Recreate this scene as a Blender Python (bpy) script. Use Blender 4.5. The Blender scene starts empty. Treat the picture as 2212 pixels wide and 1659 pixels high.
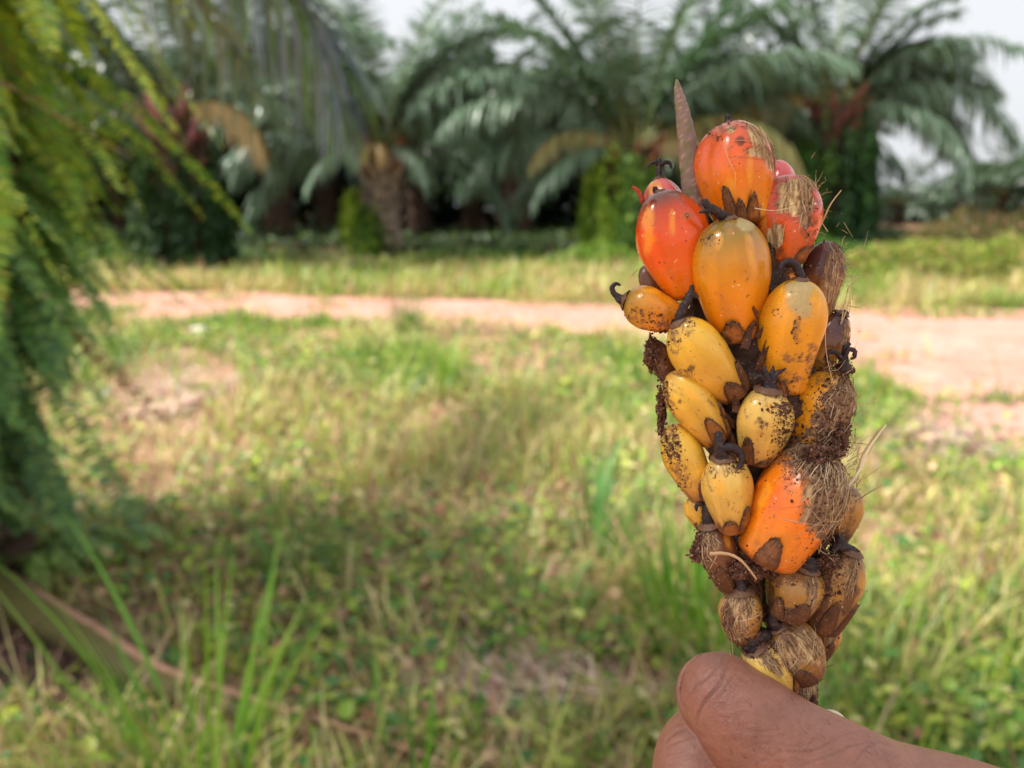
import bpy, math
import numpy as np
from mathutils import Matrix, Vector, noise as mnoise

S = bpy.context.scene
COL = S.collection
# ------------------------------------------------------------------ camera
PITCH = math.atan((829.5 - 450) * 36 / 27 / 2212)
CAM_H = 1.4
K = 36 / 27 / 2212                     # tangent units per photo unit (photo laid out as 2212 x 1659)
cam_d = bpy.data.cameras.new('camera'); cam = bpy.data.objects.new('camera', cam_d); COL.objects.link(cam)
cam.location = (0, 0, CAM_H); cam.rotation_euler = (math.pi / 2 - PITCH, 0, 0)
cam_d.lens = 27; cam_d.sensor_width = 36; cam_d.clip_start = 0.01; cam_d.clip_end = 1000
FD = 0.24
cam_d.dof.use_dof = True; cam_d.dof.focus_distance = FD - 0.012; cam_d.dof.aperture_fstop = 9.2
S.camera = cam
CM = Matrix.Translation((0, 0, CAM_H)) @ Matrix.Rotation(math.pi / 2 - PITCH, 4, 'X')
# ------------------------------------------------------------------ light
SUN_EL, SUN_AZ = math.radians(60), math.radians(-96)   # azimuth measured from +Y (away from camera) clockwise
w = bpy.data.worlds.new('World'); S.world = w; w.use_nodes = True
nt = w.node_tree; bg = nt.nodes['Background']
sky = nt.nodes.new('ShaderNodeTexSky'); sky.sky_type = 'NISHITA'; sky.sun_disc = False
sky.sun_elevation = SUN_EL; sky.sun_rotation = SUN_AZ; sky.dust_density = 6; sky.air_density = 1.0; sky.ozone_density = 1
hs = nt.nodes.new('ShaderNodeHueSaturation'); hs.inputs['Saturation'].default_value = 0.35
mx = nt.nodes.new('ShaderNodeMix'); mx.data_type = 'RGBA'; mx.inputs[0].default_value = 0.65
mx.inputs[7].default_value = (8.5, 8.7, 9.0, 1)
nt.links.new(sky.outputs[0], hs.inputs['Color']); nt.links.new(hs.outputs[0], mx.inputs[6])
nt.links.new(mx.outputs[2], bg.inputs['Color']); bg.inputs['Strength'].default_value = 0.088
sl = bpy.data.lights.new('sun', 'SUN'); sl.energy = 4.8; sl.angle = math.radians(10); sl.color = (1, 0.955, 0.88)
so = bpy.data.objects.new('sun', sl); COL.objects.link(so)
sd = Vector((math.sin(SUN_AZ) * math.cos(SUN_EL), math.cos(SUN_AZ) * math.cos(SUN_EL), math.sin(SUN_EL)))
so.rotation_euler = sd.to_track_quat('Z', 'Y').to_euler(); so.location = (0, 0, 20)
S.view_settings.view_transform = 'Standard'; S.view_settings.look = 'None'; S.view_settings.exposure = 0.68
S.render.engine = 'CYCLES'
S.cycles.transparent_max_bounces = 8; S.cycles.max_bounces = 6

# ------------------------------------------------------------------ helpers
def lin(c, a=1.0):
    r = []
    for x in c[:3]:
        x = x / 255
        r.append((x / 12.92 if x <= 0.04045 else ((x + 0.055) / 1.055) ** 2.4) * a)
    return tuple(r)
def tag(o, label=None, cat=None, group=None, kind=None):
    if label: o['label'] = label
    if cat: o['category'] = cat
    if group: o['group'] = group
    if kind: o['kind'] = kind
    return o
class MB:
    """numpy mesh collector with a vertex colour and a float mask"""
    def __init__(s): s.v = []; s.c = []; s.m = []; s.q = []; s.t = []; s.n = 0
    def add(s, v, quads=None, tris=None, col=(.5, .5, .5), mask=0.0):
        v = np.asarray(v, float).reshape(-1, 3); n = len(v)
        c = np.asarray(col, float)
        if c.ndim == 1: c = np.tile(c[:3], (n, 1))
        m = np.full(n, mask) if np.isscalar(mask) else np.asarray(mask, float)
        s.v.append(v); s.c.append(c); s.m.append(m)
        if quads is not None and len(quads): s.q.append(np.asarray(quads, np.int64) + s.n)
        if tris is not None and len(tris): s.t.append(np.asarray(tris, np.int64) + s.n)
        s.n += n
    def mesh(s, name, mat, smooth=True):
        me = bpy.data.meshes.new(name)
        v = np.concatenate(s.v); c = np.concatenate(s.c); m = np.concatenate(s.m)
        q = np.concatenate(s.q) if s.q else np.zeros((0, 4), np.int64)
        t = np.concatenate(s.t) if s.t else np.zeros((0, 3), np.int64)
        me.vertices.add(len(v)); me.vertices.foreach_set('co', v.astype(np.float32).ravel())
        me.loops.add(q.size + t.size); me.polygons.add(len(q) + len(t))
        me.loops.foreach_set('vertex_index', np.concatenate([q.ravel(), t.ravel()]).astype(np.int32))
        st = np.concatenate([np.arange(len(q)) * 4, q.size + np.arange(len(t)) * 3]).astype(np.int32)
        me.polygons.foreach_set('loop_start', st)
        me.update(calc_edges=True)
        me.polygons.foreach_set('use_smooth', np.full(len(q) + len(t), smooth))
        ca = me.color_attributes.new('Col', 'FLOAT_COLOR', 'POINT')
        ca.data.foreach_set('color', np.concatenate([c, np.ones((len(c), 1))], 1).astype(np.float32).ravel())
        fa = me.attributes.new('Mask', 'FLOAT', 'POINT'); fa.data.foreach_set('value', m.astype(np.float32))
        me.materials.append(mat)
        return me
    def build(s, name, mat, parent=None, smooth=True):
        o = bpy.data.objects.new(name, s.mesh(name, mat, smooth)); COL.objects.link(o)
        if parent is not None: o.parent = parent
        return o
def empty(name, loc=(0, 0, 0)):
    o = bpy.data.objects.new(name, None); o.empty_display_size = 0.05; COL.objects.link(o); o.location = loc
    return o
def grid_quads(nu, nv, wrap=True):
    """nu rings of nv points"""
    i = np.arange(nu - 1)[:, None]; j = np.arange(nv if wrap else nv - 1)[None, :]
    j2 = (j + 1) % nv
    return np.stack([i * nv + j, i * nv + j2, (i + 1) * nv + j2, (i + 1) * nv + j], -1).reshape(-1, 4)
def spline(pts, n):
    pts = np.asarray(pts, float)
    if len(pts) == 2: 
        t = np.linspace(0, 1, n)[:, None]; return pts[0] * (1 - t) + pts[1] * t
    P = np.vstack([2 * pts[0] - pts[1], pts, 2 * pts[-1] - pts[-2]])
    u = np.linspace(0, len(pts) - 1 - 1e-6, n); i = u.astype(int); f = (u - i)[:, None]
    a, b, c, d = P[i], P[i + 1], P[i + 2], P[i + 3]
    return 0.5 * (2 * b + (c - a) * f + (2 * a - 5 * b + 4 * c - d) * f ** 2 + (3 * b - a - 3 * c + d) * f ** 3)
def nrm(a): return a / (np.linalg.norm(a, axis=-1, keepdims=True) + 1e-12)
def tube(mb, pts, radii, nseg=8, n=None, col=(.2, .2, .2), mask=0.0, sx=1.0, jitter=0, rng=None, caps=True):
    """pts+radii -> smooth tube; radii list same length as pts"""
    pr = np.hstack([np.asarray(pts, float), np.asarray(radii, float)[:, None]])
    n = n or max(2, len(pts) * 4); sp = spline(pr, n)
    p = sp[:, :3]; r = np.maximum(sp[:, 3], 1e-6)
    t = nrm(np.gradient(p, axis=0))
    up = np.array([0.13, 0.31, 0.94]); 
    if abs(t.mean(0) @ up) > .9: up = np.array([1., 0.1, 0])
    a = nrm(np.cross(t, up)); b = np.cross(t, a)
    ph = np.linspace(0, 2 * np.pi, nseg, endpoint=False)
    rr = r[:, None, None]
    if jitter: rr = rr * (1 + jitter * rng.standard_normal((n, nseg, 1)))
    v = p[:, None] + rr * (np.cos(ph)[None, :, None] * a[:, None] * sx + np.sin(ph)[None, :, None] * b[:, None])
    v = v.reshape(-1, 3); q = grid_quads(n, nseg); tr = []
    if caps:
        v = np.vstack([v, p[0] - t[0] * r[0] * .5, p[-1] + t[-1] * r[-1] * .5]); N = n * nseg
        for j in range(nseg):
            tr.append((N, (j + 1) % nseg, j)); tr.append((N + 1, N - nseg + j, N - nseg + (j + 1) % nseg))
    if callable(col): c = col(v)
    else: c = col
    mb.add(v, q, tr, c, mask)
def vnoise(x, y, seed=0):
    x = np.asarray(x, float); y = np.asarray(y, float)
    xi = np.floor(x).astype(np.int64); yi = np.floor(y).astype(np.int64); fx = x - xi; fy = y - yi
    fx = fx * fx * (3 - 2 * fx); fy = fy * fy * (3 - 2 * fy)
    def h(a, b):
        n = (a * 374761393 + b * 668265263 + seed * 982451653) & 0xffffffff
        n = ((n ^ (n >> 13)) * 1274126177) & 0xffffffff
        return ((n ^ (n >> 16)) & 0xffff) / 65535.0
    return (h(xi, yi) * (1 - fx) + h(xi + 1, yi) * fx) * (1 - fy) + (h(xi, yi + 1) * (1 - fx) + h(xi + 1, yi + 1) * fx) * fy
def fbm(x, y, seed=0, o=3):
    r = 0; a = .5; t = 0
    for i in range(o): r = r + a * vnoise(x * 2 ** i, y * 2 ** i, seed + i); t += a; a *= .5
    return r / t
def ray(px, py):
    c = CM.to_3x3() @ Vector(((px - 1106) * K, (829.5 - py) * K, -1)); return c
def at_dist(px, py, d):
    r = ray(px, py); return np.array([r.x * d / r.y, d, CAM_H + r.z * d / r.y])
def on_ground(px, py):
    r = ray(px, py); t = -CAM_H / r.z; return np.array([r.x * t, r.y * t, 0.0])
def to_px(P):
    """world (n,3) -> photo units"""
    P = np.asarray(P, float); q = P - np.array([0, 0, CAM_H]); c, s = math.cos(PITCH), math.sin(PITCH)
    dep = q[:, 1] * c - q[:, 2] * s; up = q[:, 1] * s + q[:, 2] * c
    return 1106 + q[:, 0] / dep / K, 829.5 - up / dep / K

# ------------------------------------------------------------------ materials
def mat(name, rough=0.6, col=None, attr=True, spec=0.4, coat=0, sss=0, transl=0, bump=None, var=None, metallic=0):
    """bump = list of (scale, strength, distance, detail, (sx,sy,sz)); var = (scale, amount, colour)"""
    m = bpy.data.materials.new(name); m.use_nodes = True; N = m.node_tree.nodes; L = m.node_tree.links
    p = N['Principled BSDF']; p.inputs['Roughness'].default_value = rough
    p.inputs['Specular IOR Level'].default_value = spec; p.inputs['Coat Weight'].default_value = coat
    p.inputs['Coat Roughness'].default_value = 0.18
    if sss:
        p.inputs['Subsurface Weight'].default_value = sss; p.inputs['Subsurface Radius'].default_value = (1, .35, .15)
        p.inputs['Subsurface Scale'].default_value = 0.004
    if attr:
        a = N.new('ShaderNodeAttribute'); a.attribute_name = 'Col'; src = a.outputs['Color']
    else:
        r = N.new('ShaderNodeRGB'); r.outputs[0].default_value = (*col, 1); src = r.outputs[0]
    tc = N.new('ShaderNodeTexCoord')
    for vv in (var or []):
        sc, amt, c2 = vv[:3]; st = vv[3] if len(vv) > 3 else (1, 1, 1); lo, hi = vv[4] if len(vv) > 4 else (.45, .65)
        mp = N.new('ShaderNodeMapping'); mp.inputs['Scale'].default_value = st; L.new(tc.outputs['Object'], mp.inputs[0])
        n = N.new('ShaderNodeTexNoise'); n.inputs['Scale'].default_value = sc; n.inputs['Detail'].default_value = 6
        L.new(mp.outputs[0], n.inputs['Vector'])
        mr = N.new('ShaderNodeMapRange'); mr.inputs[1].default_value = lo; mr.inputs[2].default_value = hi; mr.inputs[4].default_value = amt
        L.new(n.outputs[0], mr.inputs[0])
        mm = N.new('ShaderNodeMix'); mm.data_type = 'RGBA'; mm.inputs[7].default_value = (*c2, 1)
        L.new(mr.outputs[0], mm.inputs[0]); L.new(src, mm.inputs[6]); src = mm.outputs[2]
    L.new(src, p.inputs['Base Color'])
    prev = None
    for (sc, stg, dist, det, st) in (bump or []):
        mp = N.new('ShaderNodeMapping'); mp.inputs['Scale'].default_value = st; L.new(tc.outputs['Object'], mp.inputs[0])
        n = N.new('ShaderNodeTexNoise'); n.inputs['Scale'].default_value = sc; n.inputs['Detail'].default_value = det
        L.new(mp.outputs[0], n.inputs['Vector'])
        b = N.new('ShaderNodeBump'); b.inputs['Strength'].default_value = stg; b.inputs['Distance'].default_value = dist
        L.new(n.outputs[0], b.inputs['Height'])
        if prev: L.new(prev, b.inputs['Normal'])
        prev = b.outputs[0]
    if prev: L.new(prev, p.inputs['Normal'])
    if transl:
        t = N.new('ShaderNodeBsdfTranslucent'); L.new(src, t.inputs[0]); ms = N.new('ShaderNodeMixShader'); ms.inputs[0].default_value = transl
        L.new(p.outputs[0], ms.inputs[1]); L.new(t.outputs[0], ms.inputs[2]); L.new(ms.outputs[0], N['Material Output'].inputs[0])
    return m
M_leaf = mat('leaf', .45, transl=.3, spec=.5)
M_palmleaf = mat('palm_leaf', .38, transl=.15, spec=.55)
M_bark = mat('bark', .9, bump=[(14, 1, .05, 6, (1, 1, 1))], var=[(6, .6, (.05, .035, .03))])
M_ground = mat('soil', .95, spec=.1, bump=[(30, .6, .02, 8, (1, 1, 1)), (300, .4, .003, 4, (1, 1, 1))],
               var=[(1.3, .7, lin((188, 140, 120))), (9, .7, lin((110, 84, 62))), (40, .45, lin((215, 180, 150)), (1, 1, 1), (.5, .7))])
M_road = mat('red_earth', .9, spec=.1, bump=[(12, .5, .02, 8, (1, 1, 1))],
             var=[(.7, .7, lin((172, 126, 108)), (1, 1, 1), (.4, .6)), (3, .6, lin((206, 166, 152)), (1, 1.6, 1)), (9, .55, lin((138, 96, 78)), (1, 1, 1), (.52, .7)), (60, .5, lin((150, 110, 90)))])
M_litter = mat('dry_litter', .85, transl=.1, spec=.2)
M_stalk = mat('dry_stalk', .6, spec=.3, bump=[(40, .4, .004, 5, (1, 1, 1))], var=[(25, .4, lin((90, 75, 60)))])

# ------------------------------------------------------------------ setting: ground and road
EDGE_X = np.array([-3000, 200, 700, 1000, 1400, 1700, 1850, 1950, 2050, 2212, 2600, 5000.])
FAR_Y = np.array([600, 628, 640, 650, 664, 668, 669, 671, 673, 676, 684, 700.])
NEAR_Y = np.array([640, 684, 694, 712, 728, 752, 790, 875, 935, 990, 1060, 1150.])
def hgt(x, y):
    return (fbm(x * .5 + 7, y * .5, 3, 2) - .5) * .10 * np.clip((np.abs(y) - 0.5) / 3, 0, 1)
def spaced(a, b, n, p):
    u = np.linspace(-1, 1, n); s = np.sinh(u * p) / np.sinh(p); return np.where(s < 0, -s * a, s * b)
gx = spaced(-320, 320, 240, 5.5); gy = spaced(-60, 400, 300, 5.5)
X, Y = np.meshgrid(gx, gy)
mb = MB(); Z = hgt(X, Y)
mb.add(np.stack([X, Y, Z], -1), grid_quads(len(gy), len(gx), False), col=lin((150, 118, 92)))
g = mb.build('ground', M_ground); tag(g, kind='structure')
pxs = np.concatenate([np.linspace(-3000, 0, 12), np.linspace(60, 2400, 80), np.linspace(2500, 5000, 14)])
rows = []
for x in pxs:
    f = on_ground(x, np.interp(x, EDGE_X, FAR_Y)); n_ = on_ground(x, np.interp(x, EDGE_X, NEAR_Y))
    rows.append([f * (1 - u) + n_ * u for u in np.linspace(-.02, 1.02, 24)])
R = np.array(rows); R[..., 2] = hgt(R[..., 0], R[..., 1]) + .02
# ragged edges
e = np.array([mnoise.noise(Vector((x * .013, 0, 3))) for x in pxs])
mb = MB(); mb.add(R, grid_quads(len(pxs), 24, False), col=lin((196, 146, 134)))
r = mb.build('road', M_road); tag(r, kind='structure')
def road_t(P):
    """0 at far edge .. 1 at near edge, in between = on the road"""
    px, py = to_px(P); f = np.interp(px, EDGE_X, FAR_Y); n = np.interp(px, EDGE_X, NEAR_Y)
    return (py - f) / (n - f)

# ------------------------------------------------------------------ blades
def blades(mb, base, head, lean, length, width, bend, col, seg=3, tip=.05, fold=0):
    """vectorised grass blades. base (n,3), head angle, lean from vertical, bend = extra lean at tip"""
    n = len(base); u = np.linspace(0, 1, seg + 1)
    ang = lean[:, None] + bend[:, None] * u[None] ** 1.3
    st = length[:, None] / seg
    dx = np.cumsum(np.hstack([np.zeros((n, 1)), np.sin(ang[:, 1:]) * st]), 1)
    dz = np.cumsum(np.hstack([np.zeros((n, 1)), np.cos(ang[:, 1:]) * st]), 1)
    ch, sh = np.cos(head)[:, None], np.sin(head)[:, None]
    c = np.stack([base[:, 0:1] + dx * ch, base[:, 1:2] + dx * sh, base[:, 2:3] + dz], -1)
    wd = width[:, None] * (np.minimum(1, (1 - u) * 2.2 + tip))[None] * .5
    tw = head[:, None] + np.pi / 2
    sv = np.stack([np.cos(tw) * wd, np.sin(tw) * wd, 0 * wd], -1)
    v = np.stack([c - sv, c + sv], 2).reshape(-1, 3)
    i = (np.arange(n) * (seg + 1) * 2)[:, None]; k = np.arange(seg)[None] * 2
    b0 = i + k; q = np.stack([b0, b0 + 1, b0 + 3, b0 + 2], -1).reshape(-1, 4)
    cc = np.repeat(col, (seg + 1) * 2, 0)
    mb.add(v, q, col=cc)
def leaves(mb, pos, head, pit, size, asp, col):
    """small oval leaves, 6-gon as two quads, slightly folded"""
    n = len(pos); 
    d = np.stack([np.cos(head) * np.cos(pit), np.sin(head) * np.cos(pit), np.sin(pit)], -1)
    s = nrm(np.cross(d, np.array([0, 0, 1.]))); up = np.cross(s, d)
    pts = []
    for (a, b, c) in ((0, 0, 0), (.3, -.5, .12), (.72, -.38, .1), (1, 0, -.05), (.72, .38, .1), (.3, .5, .12)):
        pts.append(pos + d * (a * size)[:, None] + s * (b * size * asp)[:, None] + up * (c * size)[:, None])
    v = np.stack(pts, 1).reshape(-1, 3); i = (np.arange(n) * 6)[:, None]
    q = np.concatenate([i + np.array([[0, 1, 2, 3]]), i + np.array([[0, 3, 4, 5]])])
    mb.add(v, q, col=np.repeat(col, 6, 0))
def mixcol(pal, idx, rng, j=.18):
    c = np.array([lin(p) for p in pal])[idx]
    return c * (1 + j * rng.standard_normal((len(c), 1))).clip(.4, 1.7)
GREEN = [(132, 164, 50), (98, 140, 44), (172, 186, 70), (72, 120, 56), (186, 190, 100), (220, 205, 150), (206, 166, 130), (172, 112, 92)]
def choose(rng, w):
    w = w / w.sum(1, keepdims=True); return (rng.random((len(w), 1)) > np.cumsum(w, 1)).sum(1).clip(0, w.shape[1] - 1)
def field(n, y0, y1, pw, rng, px0=-900, px1=3100):
    u = rng.random(n); yy = (y0 ** (pw) + u * (y1 ** pw - y0 ** pw)) ** (1 / pw)
    px = rng.uniform(px0, px1, n); xx = (px - 1106) * K * yy * 1.02
    return xx, yy
def keep_mask(xx, yy, rng, edge=.06):
    P = np.stack([xx, yy, 0 * xx], -1); t = road_t(P)
    nz = fbm(xx * 1.3, yy * 1.3, 11) - .5
    nz2 = fbm(xx * 4, yy * 4, 12) - .5
    on = (t > .03 + nz * .4 + nz2 * .3) & (t < .97 + nz * .7 + nz2 * .4)
    on &= ~((fbm(xx * 1.1, yy * 2.6, 14) > .66) & (rng.random(len(xx)) < .5))
    return ~on, t
def grass_field():
    rng = np.random.default_rng(5); mb = MB()
    # blades
    xx, yy = field(400000, 1.0, 21, 1.0, rng); ok, t = keep_mask(xx, yy, rng)
    patch = fbm(xx * .9, yy * .9, 21, 3)
    far = t < 0
    bare = (patch < np.interp(yy, [2, 4, 8, 11], [.41, .46, .53, .49])) & ~far
    ok &= ~(bare & (rng.random(len(xx)) < .8))
    # straw patch with dry fronds (left middle) and beaten ground (bottom middle)
    px, py = to_px(np.stack([xx, yy, 0 * xx], -1))
    for (cx, cy, rx, ry) in ((380, 850, 150, 90), (1180, 1500, 260, 70), (120, 1480, 230, 90), (2090, 950, 200, 70), (2050, 1060, 160, 40), (1100, 760, 200, 40), (980, 905, 110, 40)):
        ok &= ~((((px - cx) / rx) ** 2 + ((py - cy) / ry) ** 2 < 1) & (rng.random(len(xx)) < .8))
    sx = np.array([-200, 40, 200, 340, 540, 700, 900, 1100]); sy = np.array([1190, 1310, 1400, 1480, 1550, 1600, 1670, 1760])
    ds = py - np.interp(px, sx, sy); ok &= ~((px < 1100) & (ds > -30) & (ds < np.interp(px, [0, 400, 600, 1000], [300, 200, 90, 70])) & (rng.random(len(xx)) < .9))
    xx, yy, patch, far = xx[ok], yy[ok], patch[ok], far[ok]; n = len(xx)
    dry = fbm(xx * .6 + 40, yy * .6, 33, 3)
    nr = np.interp(yy, [2, 5, 8], [1, .8, 0]) * ~far; g1 = np.clip((.60 - dry) * 7, .15, 1.6) * (1 + .6 * nr); d1 = np.clip((dry - .37) * 3.2, .12, 1.6) * np.where(far, 1.7, 1)
    wts = np.stack([g1, g1 * .9, g1 * .9, g1 * .7, d1 * 1.2 + .2, d1 * 1.1, d1 * .8, d1 * .45], 1)
    idx = choose(rng, wts)
    c = mixcol(GREEN, idx, rng, .25) * np.array([.92, .93, .88])
    tall = .6 + .9 * fbm(xx * 1.7, yy * 1.7, 55, 2)
    L = np.clip(rng.gamma(4, .037, n), .03, .55) * tall * np.where(far, .9 + 1.3 * fbm(xx * .4, yy * .4, 9), 1)
    W = rng.uniform(.003, .007, n) * (1 + yy * .2)
    base = np.stack([xx, yy, hgt(xx, yy) - .005], -1)
    blades(mb, base, rng.uniform(0, 6.28, n), rng.uniform(.05, .7, n), L, W, rng.uniform(.1, 1.5, n), c)
    # low broad-leaved weeds
    m = 100000
    xx, yy = field(m, 1.0, 12, 1.0, rng); ok, t = keep_mask(xx, yy, rng)
    w2 = fbm(xx * 1.6 + 9, yy * 1.6, 71, 3); ok &= (w2 > .42) | (rng.random(m) < .2)
    px, py = to_px(np.stack([xx, yy, 0 * xx], -1))
    sx = np.array([-200, 40, 200, 340, 540, 700, 900, 1100]); sy = np.array([1190, 1310, 1400, 1480, 1550, 1600, 1670, 1760])
    ds = py - np.interp(px, sx, sy); ok &= ~((px < 1100) & (ds > -30) & (ds < 110) & (rng.random(m) < .85))
    for (cx, cy, rx, ry) in ((380, 850, 150, 90), (1180, 1500, 240, 60), (120, 1480, 230, 90), (2090, 950, 140, 45)):
        ok &= ~((((px - cx) / rx) ** 2 + ((py - cy) / ry) ** 2 < 1) & (rng.random(m) < .85))
    xx, yy = xx[ok], yy[ok]; n = len(xx)
    z = hgt(xx, yy) + rng.random(n) ** 1.5 * .13 * (.4 + fbm(xx * 2, yy * 2, 5))
    idx = choose(rng, np.tile(np.array([[.8, 1, .8, .9, .35, .25, .2, .12]]), (n, 1)))
    leaves(mb, np.stack([xx, yy, z], -1), rng.uniform(0, 6.28, n), rng.uniform(-.5, .7, n), rng.uniform(.018, .055, n) * (1 + yy * .05), rng.uniform(.5, .9, n), mixcol(GREEN, idx, rng, .2))
    o = mb.build('grass', M_leaf); tag(o, 'patchy short grass and low weeds covering the open ground on both sides of the red road', 'grass', kind='stuff')
    # dry litter
    rng = np.random.default_rng(6); mb = MB()
    xx, yy = field(46000, 1.0, 12, 1.0, rng); ok, t = keep_mask(xx, yy, rng); xx, yy = xx[ok], yy[ok]; n = len(xx)
    pal = [(205, 175, 140), (180, 140, 115), (150, 112, 92), (220, 200, 170), (120, 90, 75)]
    c = mixcol(pal, rng.integers(0, 5, n), rng)
    blades(mb, np.stack([xx, yy, hgt(xx, yy) + rng.uniform(.003, .03, n)], -1), rng.uniform(0, 6.28, n), rng.uniform(1.35, 1.6, n), rng.uniform(.03, .22, n), rng.uniform(.002, .009, n), rng.uniform(-.15, .2, n), c)
    for (cx, cy, rx, ry, cnt) in ((380, 850, 150, 80, 1500), (1180, 1520, 330, 75, 1500), (120, 1480, 260, 110, 2200), (2090, 950, 170, 60, 1500)):
        cnt = cnt // 2; a = rng.uniform(0, 6.28, cnt); q = np.abs(rng.normal(0, .75, cnt)); P = np.array([on_ground(cx + math.cos(i) * j * rx, cy + math.sin(i) * j * ry) for i, j in zip(a, q)])
        hd = rng.normal(2.7, .9, cnt); c = mixcol([(215, 185, 165), (190, 155, 140), (225, 205, 185), (140, 108, 98)], rng.integers(0, 4, cnt), rng)
        if cy == 1480: c = mixcol([(120, 90, 85), (80, 62, 60), (150, 115, 100), (100, 78, 90)], rng.integers(0, 4, cnt), rng)
        blades(mb, P + np.stack([0 * a, 0 * a, hgt(P[:, 0], P[:, 1]) + rng.uniform(.004, .05, cnt)], -1), hd, rng.uniform(1.35, 1.62, cnt), rng.uniform(.06, .28, cnt), rng.uniform(.004, .01, cnt), rng.uniform(-.2, .2, cnt), c)
    o = mb.build('leaf_litter', M_litter); tag(o, 'dry tan straw and dead leaf scraps lying between the grass', 'litter', kind='stuff')
grass_field()

def clump(px, py, n, L, W, label, pal=((110, 160, 40), (80, 135, 40), (140, 175, 60)), spread=.12, lean=.65, bend=1.1, seed=0, grp='tall grass tufts in the clearing', seg=7):
    rng = np.random.default_rng(900 + seed); b = on_ground(px, py); b[2] = hgt(b[0], b[1])
    mb = MB(); a = rng.uniform(0, 6.28, n); q = spread * np.sqrt(rng.random(n))
    base = np.stack([q * np.cos(a), q * np.sin(a), 0 * a], -1)
    c = mixcol(pal, rng.integers(0, len(pal), n), rng, .15)
    blades(mb, base, a + rng.normal(0, .5, n), rng.uniform(0, lean, n), L * rng.uniform(.45, 1.1, n), W * rng.uniform(.6, 1.2, n), rng.uniform(.1, bend, n), c, seg=seg)
    o = mb.build('grass_clump', M_leaf); o.location = b; tag(o, label, 'grass clump', grp)
clump(430, 1730, 44, .74, .013, 'tall bright green grass clump in the lower left corner over the fallen stalk', pal=((130, 175, 50), (105, 155, 50), (150, 185, 70)), seed=1, lean=.6, bend=.5, spread=.14)
clump(890, 1730, 9, .40, .013, 'sparse clump of long green blades at the bottom edge left of the hand', seed=2, lean=.5, bend=.7)
clump(1290, 1180, 70, .48, .012, 'blue-green grass tuft standing in the middle of the clearing left of the fruit', pal=((100, 150, 70), (120, 165, 100), (90, 140, 60)), seed=3, lean=.45)
clump(1520, 1400, 130, .52, .012, 'thick fresh green grass tuft directly behind the lower part of the fruit spike', seed=4, spread=.2, lean=.5, bend=.7)
clump(960, 830, 90, .55, .010, 'yellow-green grass tuft near the road, right of the small dark one', pal=((150, 185, 60), (120, 160, 50)), seed=5, spread=.12, lean=.35)
clump(885, 725, 90, .60, .012, 'dark green grass tuft at the near edge of the road', pal=((90, 130, 50), (110, 150, 50)), seed=6, spread=.15, lean=.35)
clump(720, 860, 120, .35, .012, 'brownish green weedy tuft in the middle of the left clearing', pal=((110, 110, 70), (130, 130, 60), (90, 100, 60)), seed=7, spread=.3, lean=.9)
clump(1880, 930, 60, .3, .009, 'grass tuft at the road edge just right of the fruit spike', pal=((130, 160, 70), (160, 170, 90)), seed=8, spread=.25, lean=.6)
clump(1900, 1560, 60, .42, .007, 'thin pale green grass tuft behind the wrist', pal=((140, 160, 80), (170, 170, 100)), seed=9, spread=.15, lean=.6, bend=1.2)
clump(2120, 1330, 60, .4, .007, 'thin dry grass tuft at the right edge below the dry frond', pal=((170, 155, 100), (150, 160, 90), (120, 90, 75)), seed=10, spread=.2, lean=.7, bend=1.2)
clump(1120, 1330, 80, .3, .010, 'low spreading green tuft in the lower middle of the clearing', pal=((110, 150, 60), (140, 160, 80)), seed=11, spread=.2, lean=.9, bend=1.3)
clump(640, 1250, 80, .3, .010, 'low green tuft between the ferns and the middle of the clearing', pal=((90, 135, 50), (120, 155, 60)), seed=12, spread=.2, lean=.8, bend=1.2)

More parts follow.
